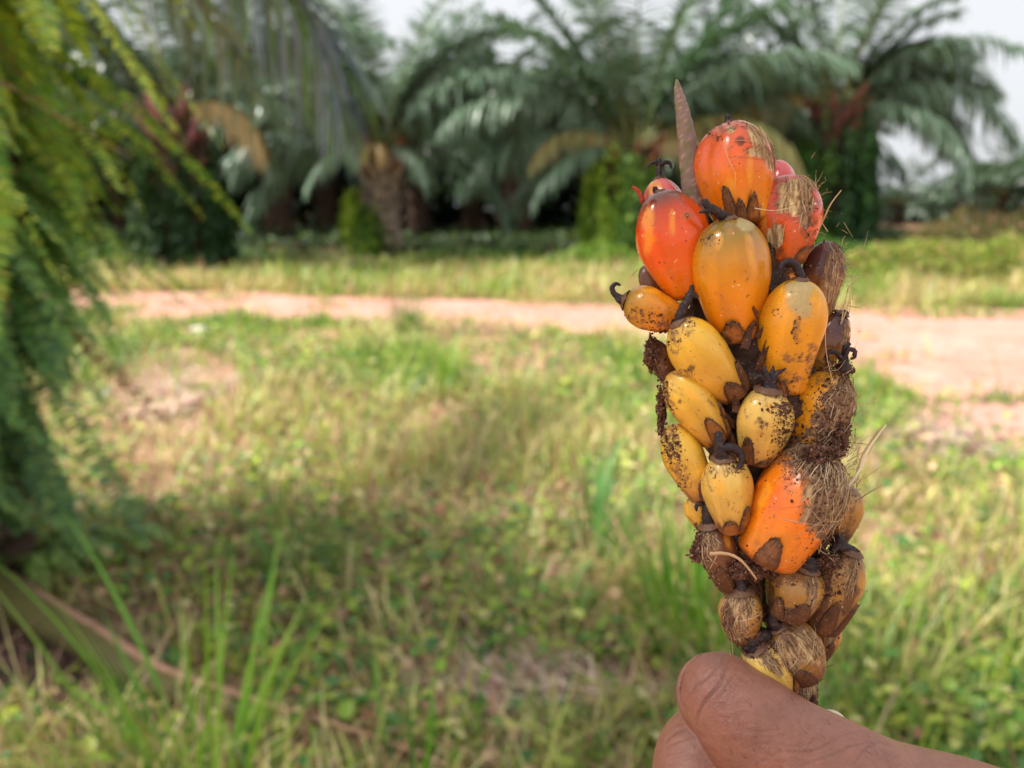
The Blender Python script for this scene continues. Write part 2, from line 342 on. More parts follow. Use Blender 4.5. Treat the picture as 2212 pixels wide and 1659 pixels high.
# ------------------------------------------------------------------ palms
def frond_mesh(name, L, e0, e1, seed, ll=.95, drp=.55, nl=84, col=(74, 104, 66), stem=(120, 125, 70), wl=.075, dry=0, start=.16):
    rng = np.random.default_rng(seed); n = 24; u = np.linspace(0, 1, n)
    ang = e0 + (e1 - e0) * u ** 1.25; st = L / (n - 1)
    x = np.concatenate([[0], np.cumsum(np.cos(ang[1:]) * st)]); z = np.concatenate([[0], np.cumsum(np.sin(ang[1:]) * st)])
    yb = .25 * rng.standard_normal() * u ** 2
    P = np.stack([x, yb, z], -1); mb = MB()
    tube(mb, P[::3], np.interp(u[::3], [0, .15, 1], [.055, .035, .008]) * L / 5.5, 5, n, col=lin(stem))
    tu = np.repeat(np.linspace(start, .995, nl), 2); side = np.tile([-1, 1], nl)
    tu = (tu + rng.normal(0, .004, nl * 2)).clip(start * .9, .999)
    m = len(tu); B = np.stack([np.interp(tu, u, P[:, i]) for i in range(3)], -1); T = nrm(np.stack([np.interp(tu, u, np.gradient(P[:, i])) for i in range(3)], -1))
    sidev = nrm(np.cross(T, np.array([0, 0, 1.])) * side[:, None] + 1e-6)
    upv = np.cross(sidev, T) * side[:, None]; upv = np.where(upv[:, 2:3] < 0, -upv, upv)
    plume = rng.choice([-.25, .1, .45], m) + rng.normal(0, .08, m)
    fw = .35 + .9 * tu
    D = nrm(sidev + upv * plume[:, None] + T * fw[:, None] * (.6))
    prof = np.interp(tu, [start, .3, .65, .9, 1], [.45, .95, 1, .6, .35]) * ll * rng.uniform(.85, 1.1, m)
    seg = 4; uu = np.linspace(0, 1, seg + 1)
    dr = drp * rng.uniform(.6, 1.4, m) * (1 + dry)
    C = B[:, None] + D[:, None] * (prof[:, None] * uu)[..., None] * (1 - .25 * dr[:, None, None] * uu[None, :, None]) + np.array([0, 0, -1.]) * (dr * prof)[:, None, None] * (uu ** 2)[None, :, None]
    wv = nrm(np.cross(D, np.array([0, 0, 1.])) + .25 * rng.standard_normal((m, 3)))
    wd = wl * np.array([.6, 1, .9, .6, .06]) * .5
    V = np.stack([C - wv[:, None] * wd[None, :, None], C + wv[:, None] * wd[None, :, None]], 2).reshape(-1, 3)
    i = (np.arange(m) * (seg + 1) * 2)[:, None]; k = np.arange(seg)[None] * 2; b0 = i + k
    q = np.stack([b0, b0 + 1, b0 + 3, b0 + 2], -1).reshape(-1, 4)
    c = np.array(lin(col)) * (1 + .22 * rng.standard_normal((m, 1))).clip(.5, 1.6)
    if dry: 
        k2 = rng.random(m) < .5; c[k2] = np.array(lin((170, 145, 90)))
    mb.add(V, q, col=np.repeat(c, (seg + 1) * 2, 0))
    return mb.mesh(name, M_palmleaf)
R_ = math.radians
FR = {}
for k_, (e0, e1, dr, ll) in {'up': (78, 40, .25, .9), 'upb': (70, 10, .4, 1), 'mid': (58, -25, .55, 1.0), 'midb': (48, -45, .65, 1.0), 'low': (30, -65, .75, .95), 'lowb': (10, -80, .8, .9)}.items():
    FR[k_] = [frond_mesh('frond', 5.2, R_(e0 + 5 * s), R_(e1 - 8 * s), hash_ , ll, dr, col=cc) for s, hash_, cc in ((0, 10 + len(FR), (112, 138, 112)), (1, 40 + len(FR), (134, 156, 132)), (-1, 70 + len(FR), (92, 122, 84)))]
FR['dry'] = [frond_mesh('frond', 4.6, R_(25), R_(-85), 99, .85, .8, col=(190, 165, 110), stem=(150, 120, 70), dry=.5), frond_mesh('frond', 4.4, R_(5), R_(-88), 98, .8, .9, col=(200, 165, 110), stem=(150, 120, 80), dry=.5)]
FR['drygreen'] = [frond_mesh('frond', 4.8, R_(40), R_(-70), 97, .85, .8, col=(180, 185, 120), stem=(170, 160, 110), dry=.3)]
FAR_FR = {}
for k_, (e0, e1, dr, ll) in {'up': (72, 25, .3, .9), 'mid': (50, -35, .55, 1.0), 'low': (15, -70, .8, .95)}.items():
    FAR_FR[k_] = [frond_mesh('frond', 5.4, R_(e0 + 6 * s), R_(e1 - 8 * s), 200 + s, ll, dr, nl=34, wl=.15, col=(62, 84, 58)) for s in (0, 1)]  # leaf colour darkened to carry the shade of the back rows
def trunk_mesh(h, r, seed, boss=(120, 85, 70), body=(92, 72, 58)):
    rng = np.random.default_rng(seed); mb = MB(); n = 26; m = 20
    zz = np.linspace(-.1, h, n); ph = np.linspace(0, 6.283, m, endpoint=False)
    rr = r * (1.15 - .15 * zz / h)[:, None] * (1 + .14 * rng.standard_normal((n, m)))
    v = np.stack([rr * np.cos(ph), rr * np.sin(ph), np.repeat(zz[:, None], m, 1)], -1)
    mb.add(v, grid_quads(n, m), col=lin(body))
    # leaf-base stubs spiralling up, splayed under the crown
    for i in range(int(h * 22)):
        a = i * 2.399; z = h * (i / (h * 22)) ; top = z / h
        rr = r * (.95 + .15 * top); ln = .22 + .25 * top ** 3
        b = np.array([rr * math.cos(a), rr * math.sin(a), z]); o = np.array([math.cos(a), math.sin(a), 1.1])
        c = lin(boss) if top > .8 else lin(tuple(x * 1.08 for x in body))
        tube(mb, [b - o * .05, b + o * ln * .6, b + o * ln], [.09, .07, .03], 5, 4, col=np.array(c) * rng.uniform(.6, 1.3))
    return mb.mesh('trunk', M_bark)
def palm(px, py, d, label, seed, plan, r=.45, boss=(150, 90, 80), grp='oil palms of the plantation', sc=1.0, tm=None, far=False, flat=False, body=(92, 72, 58)):
    rng = np.random.default_rng(seed); top = at_dist(px, py, d); h = top[2] - hgt(top[0], top[1])
    root = empty('oil_palm', (top[0], top[1], top[2] - h)); tag(root, label, 'palm tree', grp)
    tr = bpy.data.objects.new('trunk', tm if tm else trunk_mesh(h, r, seed, boss, body)); COL.objects.link(tr); tr.parent = root
    if tm: tr.scale = (1, 1, h / 4)
    i = 0
    for kind, cnt in plan:
        for _ in range(cnt):
            src = (FAR_FR if far else FR)[kind]; o = bpy.data.objects.new('frond', src[int(rng.integers(len(src)))]); COL.objects.link(o); o.parent = root
            a = i * 2.399 + rng.normal(0, .15); i += 1; q = .18
            if not far and kind in ('mid', 'midb', 'low', 'lowb', 'upb') and -math.sin(a) > .55: a += math.pi / 2 if math.cos(a) > 0 else -math.pi / 2
            o.location = (q * math.cos(a), q * math.sin(a), h - .1 + rng.uniform(-.15, .1)); o.rotation_euler = (rng.normal(0, .08), rng.normal(0, .06), a)
            if flat and kind != 'up': o.rotation_euler.z = a = (0 if math.cos(a) > 0 else math.pi) + .55 * math.sin(a * 3)
            s = sc * rng.uniform(.85, 1.1); o.scale = (s, s, s)
    return root
def add_frond(root, kind, az, sc=1.0, v=0, roll=0, dz=0):
    h = max(c.location.z for c in root.children if c.name.startswith('frond'))
    src = FR[kind]; o = bpy.data.objects.new('frond', src[v % len(src)]); COL.objects.link(o); o.parent = root
    a = R_(az); o.location = (.18 * math.cos(a), .18 * math.sin(a), h + dz); o.rotation_euler = (R_(roll), 0, a); o.scale = (sc,) * 3
PA = palm(820, 320, 21, 'oil palm with a pinkish trunk top, standing left of the middle', 1, [('up', 8), ('upb', 4), ('mid', 2)], sc=.95, flat=True, boss=(190, 115, 95), body=(172, 152, 138), r=.33)
for kd, az, sc in (('upb', 20, 1), ('upb', 160, 1), ('mid', 8, .95), ('mid', 172, .95), ('midb', 190, .9), ('midb', -12, .9), ('lowb', 185, .85), ('low', 178, .95), ('low', 192, .8), ('lowb', 5, .8), ('low', -8, .9), ('lowb', 225, .5), ('lowb', 318, .5), ('midb', 170, 1), ('midb', 12, .9), ('dry', 255, .28), ('dry', 283, .3)): add_frond(PA, kd, az, sc)
PB = palm(1365, 320, 20, 'oil palm directly left of and behind the fruit spike, with tan drooping fronds', 2, [('up', 8), ('upb', 4), ('mid', 2)], boss=(170, 105, 80), sc=1, flat=True)
for kd, az, sc in (('upb', 25, 1), ('upb', 155, 1), ('mid', 5, 1), ('mid', 175, 1), ('midb', 185, 1), ('drygreen', 188, .6), ('dry', -25, .75), ('drygreen', 0, .8), ('low', 175, .9), ('low', 15, 1), ('drygreen', -10, 1.0), ('midb', 5, 1.05), ('lowb', 200, .6), ('lowb', 160, .8)): add_frond(PB, kd, az, sc)
PC = palm(370, 240, 17, 'oil palm with a purplish trunk top beside the near ferns at left', 3, [('up', 6), ('upb', 4), ('mid', 3)], boss=(165, 110, 120), sc=.9, flat=True)
for kd, az, sc in (('mid', 10, 1), ('midb', 0, .9), ('mid', 170, 1), ('lowb', -12, .55), ('low', 185, .8), ('low', 5, .8), ('dry', -20, .6)): add_frond(PC, kd, az, sc)
PD = palm(1800, 230, 21, 'large oil palm behind the right side of the fruit, fronds against the white sky', 4, [('up', 6), ('upb', 5), ('mid', 6), ('midb', 5), ('low', 4)], sc=1.0)
for kd, az, sc in (('midb', 0, .95), ('low', -15, .95), ('mid', 12, .9), ('lowb', -5, .8), ('midb', 25, .95), ('low', 15, 1), ('lowb', -30, .8), ('low', 170, 1), ('dry', 185, .9)): add_frond(PD, kd, az, sc)
tmA = trunk_mesh(4, .42, 50); tmB = trunk_mesh(4, .4, 51)
rng = np.random.default_rng(77)
row = [(1120, 290, 33), (590, 280, 32), (130, 230, 27), (1560, 270, 31), (-200, 200, 24), (-600, 220, 26),
       (900, 300, 38), (420, 290, 38), (1290, 290, 39), (1700, 290, 36), (0, 270, 36), (-400, 250, 34),
       (700, 310, 44), (1020, 300, 43), (1400, 300, 42), (1750, 310, 43), (250, 300, 42), (-150, 300, 42)]
for i, (x, y, d) in enumerate(row):
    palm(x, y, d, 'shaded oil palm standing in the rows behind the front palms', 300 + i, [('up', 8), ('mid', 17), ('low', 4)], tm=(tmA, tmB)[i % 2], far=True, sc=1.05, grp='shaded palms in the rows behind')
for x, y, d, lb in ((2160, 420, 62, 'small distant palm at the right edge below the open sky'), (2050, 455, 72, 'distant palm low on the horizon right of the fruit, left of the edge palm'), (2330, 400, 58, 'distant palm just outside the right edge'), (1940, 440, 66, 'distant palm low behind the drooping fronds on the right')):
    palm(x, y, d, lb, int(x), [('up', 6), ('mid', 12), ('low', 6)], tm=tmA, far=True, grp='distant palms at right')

# creeper on the trunks: hanging streamers of leaves
def vine(root, label, seed, h, r, n=9000, pal=((130, 150, 50), (80, 120, 45), (160, 170, 70), (60, 95, 40)), cx=0.0):
    rng = np.random.default_rng(seed); mb = MB(); ns = 95; per = n // ns
    for k in range(ns):
        a = rng.uniform(0, 6.28); top = h * rng.uniform(.45, 1.08) * (1 + .12 * math.cos(a + 2)); bot = rng.uniform(-.1, .35) * top; zz = rng.uniform(bot, top, per)
        out = r * rng.uniform(.62, 1.15); rr = out * (.62 + .42 * np.sqrt(np.clip(1 - zz / (h * 1.12), 0, 1))) + rng.normal(0, .05, per)
        aa = a + .12 * np.sin(zz * 3 + k) + rng.normal(0, .08, per)
        p = np.stack([rr * np.cos(aa) + cx, rr * np.sin(aa), zz], -1)
        idx = rng.choice([0, 2, 0, 1], per) if math.cos(a + .5) < .15 else rng.choice([1, 3, 1, 3, 0], per)  # left side brighter, right side darker: sunlight put into the leaf colours
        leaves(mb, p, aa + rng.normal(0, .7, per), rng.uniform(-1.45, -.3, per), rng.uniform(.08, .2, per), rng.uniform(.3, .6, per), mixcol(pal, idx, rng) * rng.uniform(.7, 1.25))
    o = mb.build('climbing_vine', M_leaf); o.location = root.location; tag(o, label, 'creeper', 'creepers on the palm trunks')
vine(PA, 'yellow-green creeper round the trunk of the palm left of the middle', 31, 1.75, .6, 8000, pal=((185, 210, 65), (110, 150, 50), (205, 220, 90), (80, 120, 45)), cx=-.42)
vine(PB, 'bright green creeper round the trunk of the palm just left of the fruit', 32, 2.6, 1.0, 12000, pal=((165, 195, 65), (110, 155, 55), (190, 205, 85), (85, 125, 45)), cx=-.15)
vine(PC, 'dark green creeper round the trunk of the palm beside the near ferns', 33, 2.8, .9, 10000, pal=((70, 105, 45), (50, 85, 40), (90, 120, 50), (40, 70, 35)), cx=0)
vine(PD, 'deep green creeper round the trunk behind the right side of the fruit', 34, 3.3, 1.2, 14000, pal=((80, 125, 45), (50, 90, 40), (110, 145, 50), (40, 75, 35)), cx=.1)

def bushmass(name, label, cat, cx, cy, rx, ry, h, n, pal, seed, kind=None, grp=None, size=(.05, .12)):
    rng = np.random.default_rng(seed); mb = MB(); a = rng.uniform(0, 6.28, n); q = np.sqrt(rng.random(n)); 
    x = q * np.cos(a) * rx; y = q * np.sin(a) * ry
    hh = h * (1 - q ** 2.5) * (.55 + .75 * fbm(x * 1.1 + seed, y * 1.1, seed)); z = hh * rng.random(n) ** .5
    leaves(mb, np.stack([x, y, z], -1), rng.uniform(0, 6.28, n), rng.uniform(-.8, .8, n), rng.uniform(*size, n), rng.uniform(.4, .8, n), mixcol(pal, rng.integers(0, len(pal), n), rng))
    for i in range(int(rx * 3)):
        a = rng.uniform(0, 6.28); b = np.array([rx * .6 * math.cos(a), ry * .6 * math.sin(a), 0])
        tube(mb, [b * .4, b * .8 + (0, 0, h * .4), b + (0, 0, h * .6)], [.015, .01, .004], 4, 5, col=lin((90, 80, 55)))
    o = mb.build(name, M_leaf); o.location = (cx, cy, hgt(cx, cy)); tag(o, label, cat, grp, kind); return o
YG = ((150, 170, 60), (120, 150, 50), (175, 180, 80), (95, 130, 45), (190, 150, 110))
p_ = at_dist(2080, 560, 15.5); bushmass('bush', 'bright green leafy bush on the far road side at the right edge', 'bush', p_[0], p_[1], 3.2, 1.6, .85, 14000, YG, 1, grp='low bushes beyond the road')
p_ = at_dist(1850, 560, 17); bushmass('bush', 'dark green bush on the far road side just right of the fruit', 'bush', p_[0], p_[1], 2.2, 1.3, .75, 9000, ((80, 125, 45), (110, 145, 50), (60, 95, 40)), 2, grp='low bushes beyond the road')
p_ = at_dist(2160, 560, 19); bushmass('bush', 'reddish brown bush behind the bright green one at the right edge', 'bush', p_[0], p_[1], 3.5, 1.3, 1.35, 12000, ((150, 110, 80), (130, 120, 70), (110, 130, 60)), 3, grp='low bushes beyond the road')
p_ = at_dist(1290, 560, 18); bushmass('bush', 'yellow-green bush at the foot of the palm left of the fruit', 'bush', p_[0], p_[1], 1.4, 1.0, .6, 7000, ((140, 165, 60), (110, 145, 50), (90, 130, 45)), 4, grp='low bushes beyond the road')
p_ = at_dist(1050, 560, 19.5); bushmass('bush', 'low dark bush in the shade between the two middle palms', 'bush', p_[0], p_[1], 2.4, 1.0, .45, 8000, ((80, 115, 45), (60, 95, 40), (100, 130, 50)), 5, grp='low bushes beyond the road')
p_ = at_dist(560, 560, 19); bushmass('bush', 'low dark green bush in the shade left of the pink-topped palm', 'bush', p_[0], p_[1], 2.6, 1.0, .45, 8000, ((70, 110, 50), (55, 90, 40), (90, 125, 50)), 6, grp='low bushes beyond the road')
def undergrowth():
    rng = np.random.default_rng(18); mb = MB(); n = 70000; yy = rng.uniform(20.5, 48, n); px = rng.uniform(-1200, 3000, n); xx = (px - 1106) * K * yy
    hh = (.12 + .6 * fbm(xx * .35, yy * .35, 19, 3) ** 1.5) * np.where(px > 1900, .8, 1.15); z = hgt(xx, yy) + hh * rng.random(n) ** .7
    leaves(mb, np.stack([xx, yy, z], -1), rng.uniform(0, 6.28, n), rng.uniform(-.8, .9, n), rng.uniform(.12, .3, n), rng.uniform(.3, .7, n), mixcol(((58, 88, 38), (40, 64, 32), (78, 105, 42), (34, 54, 30)), rng.integers(0, 4, n), rng))  # dark palette puts the shade under the palms into the leaf colour
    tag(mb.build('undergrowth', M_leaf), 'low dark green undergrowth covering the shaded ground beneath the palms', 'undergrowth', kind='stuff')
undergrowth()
def far_wood():
    rng = np.random.default_rng(8); mb = MB(); n = 130000
    px = rng.uniform(-1500, 1850, n); d = rng.uniform(46, 64, n); top = 250 - 300 * (fbm(px * .006, d * .05, 4) - .3)
    top = np.where(px > 1650, top + (px - 1650) * .6, top)
    x = (px - 1106) * K * d; zt = (450 - top) * K * d + 1.4; z = zt * rng.random(n) ** 1.1
    leaves(mb, np.stack([x, d, z], -1), rng.uniform(0, 6.28, n), rng.uniform(-.9, .6, n), rng.uniform(.4, .9, n), rng.uniform(.3, .6, n), mixcol(((48, 70, 42), (38, 60, 38), (66, 88, 52)), rng.integers(0, 3, n), rng))  # greens darkened, so the gloom behind the palms is in the colour
    n = 150000
    px = rng.uniform(1850, 4200, n); d = rng.uniform(75, 105, n); top = np.interp(px, [1850, 1950, 2050, 2212, 2600, 4200], [440, 425, 385, 325, 260, 220]) - 60 * (fbm(px * .015, d * .05, 4) - .5)
    x = (px - 1106) * K * d; zt = (450 - top) * K * d + 1.4; z = zt * rng.random(n) ** .85
    leaves(mb, np.stack([x, d, z], -1), rng.uniform(0, 6.28, n), rng.uniform(-.9, .6, n), rng.uniform(.4, .9, n), rng.uniform(.3, .6, n), mixcol(((68, 98, 60), (54, 82, 52), (90, 118, 74)), rng.integers(0, 3, n), rng))
    tag(mb.build('wood', M_leaf), 'far-off mass of green trees closing the view behind the palms', 'wood', kind='stuff')
far_wood()
# ------------------------------------------------------------------ near palm, ferns, fallen stalks
def frond_on_path(mb, pts, n, nl, ll, wl, drp, col, stem, rstem, rng, start=.1, fwd=.6, plume=(-.2, .15, .4), seg=4, wprof=(.6, 1, .9, .6, .06), down=(0, 0, -1.), jit=.2, endl=.35, side_w=1.0, cols=None, both=True):
    P = spline(pts, n); u = np.linspace(0, 1, n)
    tube(mb, P[::3], np.interp(u[::3], [0, .15, 1], [1, .7, .15]) * rstem, 5, n, col=lin(stem))
    tu = np.repeat(np.linspace(start, .995, nl), 2); side = np.tile([-1, 1], nl); tu = (tu + rng.normal(0, .3 / nl, nl * 2)).clip(0, .999)
    m = len(tu); B = np.stack([np.interp(tu, u, P[:, i]) for i in range(3)], -1); T = nrm(np.stack([np.interp(tu, u, np.gradient(P[:, i])) for i in range(3)], -1))
    sv = nrm(np.cross(T, np.array([0.02, 0.01, 1.])) * side[:, None]); uv = np.cross(sv, T) * side[:, None]; uv = np.where(uv[:, 2:3] < 0, -uv, uv)
    D = nrm(sv * side_w + uv * (rng.choice(plume, m) + rng.normal(0, .06, m))[:, None] + T * fwd)
    prof = np.interp(tu, [0, .12, .5, .85, 1], [.35, .8, 1, .7, endl]) * ll * rng.uniform(.85, 1.1, m)
    uu = np.linspace(0, 1, seg + 1); dr = drp * rng.uniform(.7, 1.3, m)
    C = B[:, None] + D[:, None] * (prof[:, None] * uu)[..., None] * (1 - .3 * dr[:, None, None].clip(0, 1.5) * uu[None, :, None]) + np.array(down) * (dr * prof)[:, None, None] * (uu ** 1.7)[None, :, None]
    wv = nrm(np.cross(D, uv) + .2 * rng.standard_normal((m, 3))); wd = wl * np.array(wprof) * .5
    wv = T + .15 * rng.standard_normal((m, 3))
    wv = nrm(wv - D * (wv * D).sum(1, keepdims=True))
    V = np.stack([C - wv[:, None] * wd[None, :, None], C + wv[:, None] * wd[None, :, None]], 2).reshape(-1, 3)
    i = (np.arange(m) * (seg + 1) * 2)[:, None]; k = np.arange(seg)[None] * 2; b0 = i + k
    q = np.stack([b0, b0 + 1, b0 + 3, b0 + 2], -1).reshape(-1, 4)
    cb = np.array([lin(x) for x in (cols or [col])]); c = cb[rng.integers(0, len(cb), m)] * (1 + jit * rng.standard_normal((m, 1))).clip(.5, 1.6)
    mb.add(V, q, col=np.repeat(c, (seg + 1) * 2, 0))
TX, TY = -2.32, 2.6
rt = empty('oil_palm', (TX, TY, 0)); tag(rt, 'nearest oil palm at the left edge, its trunk buried in hanging ferns', 'palm tree')
o = bpy.data.objects.new('trunk', trunk_mesh(3.3, .36, 60, boss=(95, 80, 60))); COL.objects.link(o); o.parent = rt
rng = np.random.default_rng(61); off = np.array([TX, TY, 0])
NEARF = [
    # points, leaflet length, droop, colour list
    ([(-2.0, 2.7, 3.2), (-2.15, 3.7, 3.65), (-1.85, 4.4, 3.3), (-1.5, 4.75, 2.95), (-1.15, 4.95, 2.45), (-1.02, 5.0, 2.0)], .78, .8, [(128, 142, 158), (145, 158, 176), (100, 130, 80), (110, 145, 60), (105, 120, 145)], 150),  # blue-grey leaflets: sky sheen put into the leaf colour
    ([(-2.0, 2.8, 3.0), (-2.2, 3.4, 3.2), (-1.9, 3.9, 2.85), (-1.55, 4.3, 2.35), (-1.4, 4.4, 2.0)], .45, .8, [(110, 130, 105), (130, 145, 120), (90, 115, 80)], 30),
    ([(-2.2, 2.6, 3.2), (-3.0, 2.9, 3.7), (-3.9, 3.0, 3.3), (-4.5, 3.0, 2.4)], .8, .9, [(90, 115, 80)], 60),
    ([(-2.2, 2.4, 3.2), (-1.9, 1.3, 4.0), (-1.3, .2, 3.9), (-.7, -.6, 3.2)], .75, .5, [(90, 115, 80)], 120),  # this and the next three: out of view, added overhead to shade hand and fruit
    ([(-2.1, 2.5, 3.2), (-1.5, 1.5, 4.3), (-1.1, .5, 4.3), (-.8, -.2, 3.8)], .75, .5, [(90, 115, 80)], 120),
    ([(-2.3, 2.4, 3.2), (-2.2, 1.5, 4.2), (-1.9, .7, 4.3), (-1.7, -.1, 3.6)], .8, .5, [(90, 115, 80)], 120),
    ([(-2.2, 2.4, 3.2), (-1.7, 1.9, 4.4), (-1.3, .7, 4.9), (-.9, -.3, 4.6)], .8, .5, [(90, 115, 80)], 120),
    ([(-2.1, 2.4, 3.2), (-2.6, 1.7, 4.0), (-3.2, .8, 4.0), (-3.6, 0, 3.3)], .8, .9, [(90, 115, 80)], 60)]
for pts, ll, dr, cols, nl in NEARF:
    mb = MB(); frond_on_path(mb, np.array(pts) - off, 40, nl, ll, .042, dr, None, (120, 110, 70), .03, rng, cols=cols, seg=6, wprof=(.6, .9, 1, .9, .7, .5, .1))
    mb.build('frond', M_palmleaf, rt)
# hanging ferns, six plants one above the other
FERN = [  # height, az0, az1, count, frond length, palette, label
    (2.72, -95, 55, 60, .85, ((150, 175, 50), (175, 188, 60), (115, 150, 50)), 'yellow-green hanging fern, topmost on the near trunk, reaching the top of the photo'),
    (2.30, -95, 55, 60, .85, ((155, 178, 50), (180, 192, 60), (115, 150, 50)), 'bright yellow-green fern on the near trunk, second from the top, with the long horizontal fronds'),
    (1.90, -95, 55, 60, .85, ((130, 165, 55), (160, 175, 60), (95, 140, 55)), 'green fern at mid height of the near trunk, its fronds reaching out towards the road'),
    (1.50, -95, 55, 56, .80, ((100, 145, 70), (125, 160, 75), (85, 130, 75)), 'blue-green fern hanging at the level of the road on the near trunk'),
    (1.15, -95, 55, 50, .72, ((95, 140, 75), (120, 155, 80), (75, 120, 65)), 'darker blue-green fern hanging low on the near trunk'),
    (.70, -95, 55, 40, .6, ((85, 125, 70), (110, 140, 70), (65, 100, 60)), 'lowest fern on the near trunk, just above the ground')]
for fi, (h, a0, a1, cnt, L, pal, lb) in enumerate(FERN):
    rf = empty('hanging_fern', (TX, TY, h)); tag(rf, lb, 'fern', 'ferns hanging from the near palm trunk')
    for k in range(cnt):
        a = math.radians(a0 + (a1 - a0) * ((k * .618) % 1)); o_ = np.array([math.cos(a), math.sin(a), 0]); z0 = rng.uniform(-.16, .16)
        l = L * rng.uniform(.7, 1.15); up = rng.uniform(-.05, .24); b = o_ * .34 + (0, 0, z0)
        sw = np.array([-math.sin(a), math.cos(a), 0]) * rng.normal(0, .24)
        out = rng.uniform(.3, .66) * (.6, .75, .95, .95, .75, .8)[fi]
        if fi < 3 and k % 7 == 0: out, up = .78, .12
        dr_ = rng.uniform(.6, 1.1); pts = [b, b + o_ * .35 * l * out + (0, 0, up), b + o_ * .75 * l * out + sw * .5 + (0, 0, up * .6 - .12 * l * dr_), b + o_ * (1.02 * l * out) + sw + (0, 0, -.42 * l * dr_), b + o_ * (1.22 * l * out) + sw * 1.5 + (0, 0, -.82 * l * dr_)]
        mb = MB(); cc = [tuple(np.array(x) * rng.uniform(1.0, 1.25)) for x in pal] 
        if rng.random() < .05: cc = [(160, 120, 70), (140, 100, 60)]
        frond_on_path(mb, pts, 24, 74, .068, .0135, .12, None, (130, 110, 60), .0025, rng, cols=cc, seg=2, wprof=(.7, 1, .25), fwd=.25, plume=(0, .1), start=.04, endl=.2, jit=.15)
        mb.build('fern_frond', M_leaf, rf)
# ferns on the ground beside the stalk
for (px, py, cnt, L, lb, s) in ((30, 1250, 12, .5, 'pale green fern on the ground left of the fallen stalk, at the left edge', 1), (230, 1190, 10, .42, 'small bright fern on the ground with fronds spread towards the clearing', 2)):
    rg = np.random.default_rng(200 + s); b = on_ground(px, py); rf = empty('ground_fern', b); tag(rf, lb, 'fern', 'ferns growing on the ground')
    for k in range(cnt):
        a = rg.uniform(-1.3, 1.6); o_ = np.array([math.cos(a), math.sin(a), 0]); l = L * rg.uniform(.6, 1.1)
        pts = [o_ * .01, o_ * .3 * l + (0, 0, .3 * l), o_ * .65 * l + (0, 0, .42 * l), o_ * l + (0, 0, .25 * l)]
        mb = MB(); frond_on_path(mb, pts, 20, 36, .055, .013, .2, None, (130, 130, 60), .0025, rg, cols=[(130, 160, 75), (150, 175, 90), (110, 145, 70)], seg=2, wprof=(.7, 1, .25), fwd=.25, plume=(0, .1), start=.1, endl=.2)
        mb.build('fern_frond', M_leaf, rf)
def ground_path(lst, lift=0.0):
    r = []
    for (x, y, z) in lst:
        b = on_ground(x, y)
        # raise along the view ray so the lifted point still sits there
        t = 1 - z / CAM_H; r.append(np.array([b[0] * t, b[1] * t, z]))
    return np.array(r)
# the fallen stalk
mb = MB(); sp = ground_path([(-150, 1190, .17), (40, 1300, .15), (200, 1395, .12), (340, 1480, .09), (540, 1550, .035), (700, 1600, .03), (900, 1670, .025), (1100, 1760, .02)])
def stalkcol(v):
    c = np.tile(np.array(lin((100, 98, 52))), (len(v), 1)); return c
rgs = np.random.default_rng(3)
tube(mb, sp, [.07, .06, .048, .038, .026, .02, .016, .012], 10, 90, col=lin((104, 100, 56)), jitter=.03, rng=rgs)
tube(mb, sp + np.array([.0, .028, .036]), [.02, .018, .016, .014, .01, .008, .006, .004], 6, 90, col=lin((190, 145, 120)))
tag(mb.build('fallen_palm_stalk', M_stalk), 'long olive frond stalk with a pinkish edge lying across the lower left corner', 'palm stalk')
for i, (pts, rr, c, lb) in enumerate((
    ([(330, 1245, .03), (480, 1222, .04), (640, 1200, .02)], .014, (165, 120, 105), 'thin pinkish dry stick lying behind the tall lower left grass clump'),
    ([(900, 1530, .02), (1130, 1580, .05), (1420, 1640, .03)], .014, (160, 130, 110), 'brown dry stick across the straw at the bottom middle'),
    ([(1050, 1620, .03), (1250, 1530, .06), (1440, 1440, .03)], .010, (190, 160, 135), 'pale dry stick rising to the right behind the hand'),
    ([(1850, 1700, .1), (1905, 1560, .2), (1940, 1480, .24)], .006, (190, 165, 130), 'pale upright straw behind the wrist'),
    ([(330, 900, .02), (430, 860, .06), (500, 830, .04)], .02, (205, 165, 150), 'pale pinkish dry stalk lying in the left straw patch'))):
    mb = MB(); tube(mb, ground_path(pts), [rr, rr * .8, rr * .5], 7, 24, col=lin(c), jitter=.05, rng=rgs); tag(mb.build('dry_stick', M_stalk), lb, 'stick', 'dry sticks on the ground')
for i, (pts, ll, cols, nl, lb) in enumerate((
    ([(1880, 925, .02), (1980, 935, .05), (2100, 960, .07), (2300, 1010, .02)], .30, [(190, 165, 150), (160, 130, 115), (215, 195, 180), (120, 95, 85)], 60, 'fallen dry grey-brown palm frond lying at the right edge below the road'),
    ([(540, 800, .02), (440, 850, .05), (350, 880, .05), (270, 895, .01)], .26, [(215, 185, 165), (235, 215, 200), (185, 150, 135)], 46, 'fallen pale dry palm frond in the left clearing'),
    ([(1440, 1440, .02), (1330, 1475, .03), (1180, 1520, .03), (1020, 1570, .01)], .13, [(150, 120, 110), (180, 150, 130), (120, 90, 85), (205, 180, 160)], 60, 'fallen brown palm frond at the bottom middle, left of the hand'),
    ([(30, 1440, .03), (110, 1500, .03), (200, 1590, .03), (260, 1680, .01)], .16, [(85, 65, 62), (110, 85, 85), (70, 55, 60), (140, 105, 95)], 46, 'dark rotting palm frond under the stalk in the lower left corner'))):
    rg = np.random.default_rng(70 + i); mb = MB(); frond_on_path(mb, ground_path(pts), 40, nl, ll, .014, .08, None, (170, 140, 120), .012, rg, cols=cols, plume=(-.05, .05, .2), start=.02, fwd=.9)
    tag(mb.build('fallen_frond', M_litter), lb, 'dry frond', 'dry fronds fallen on the ground')
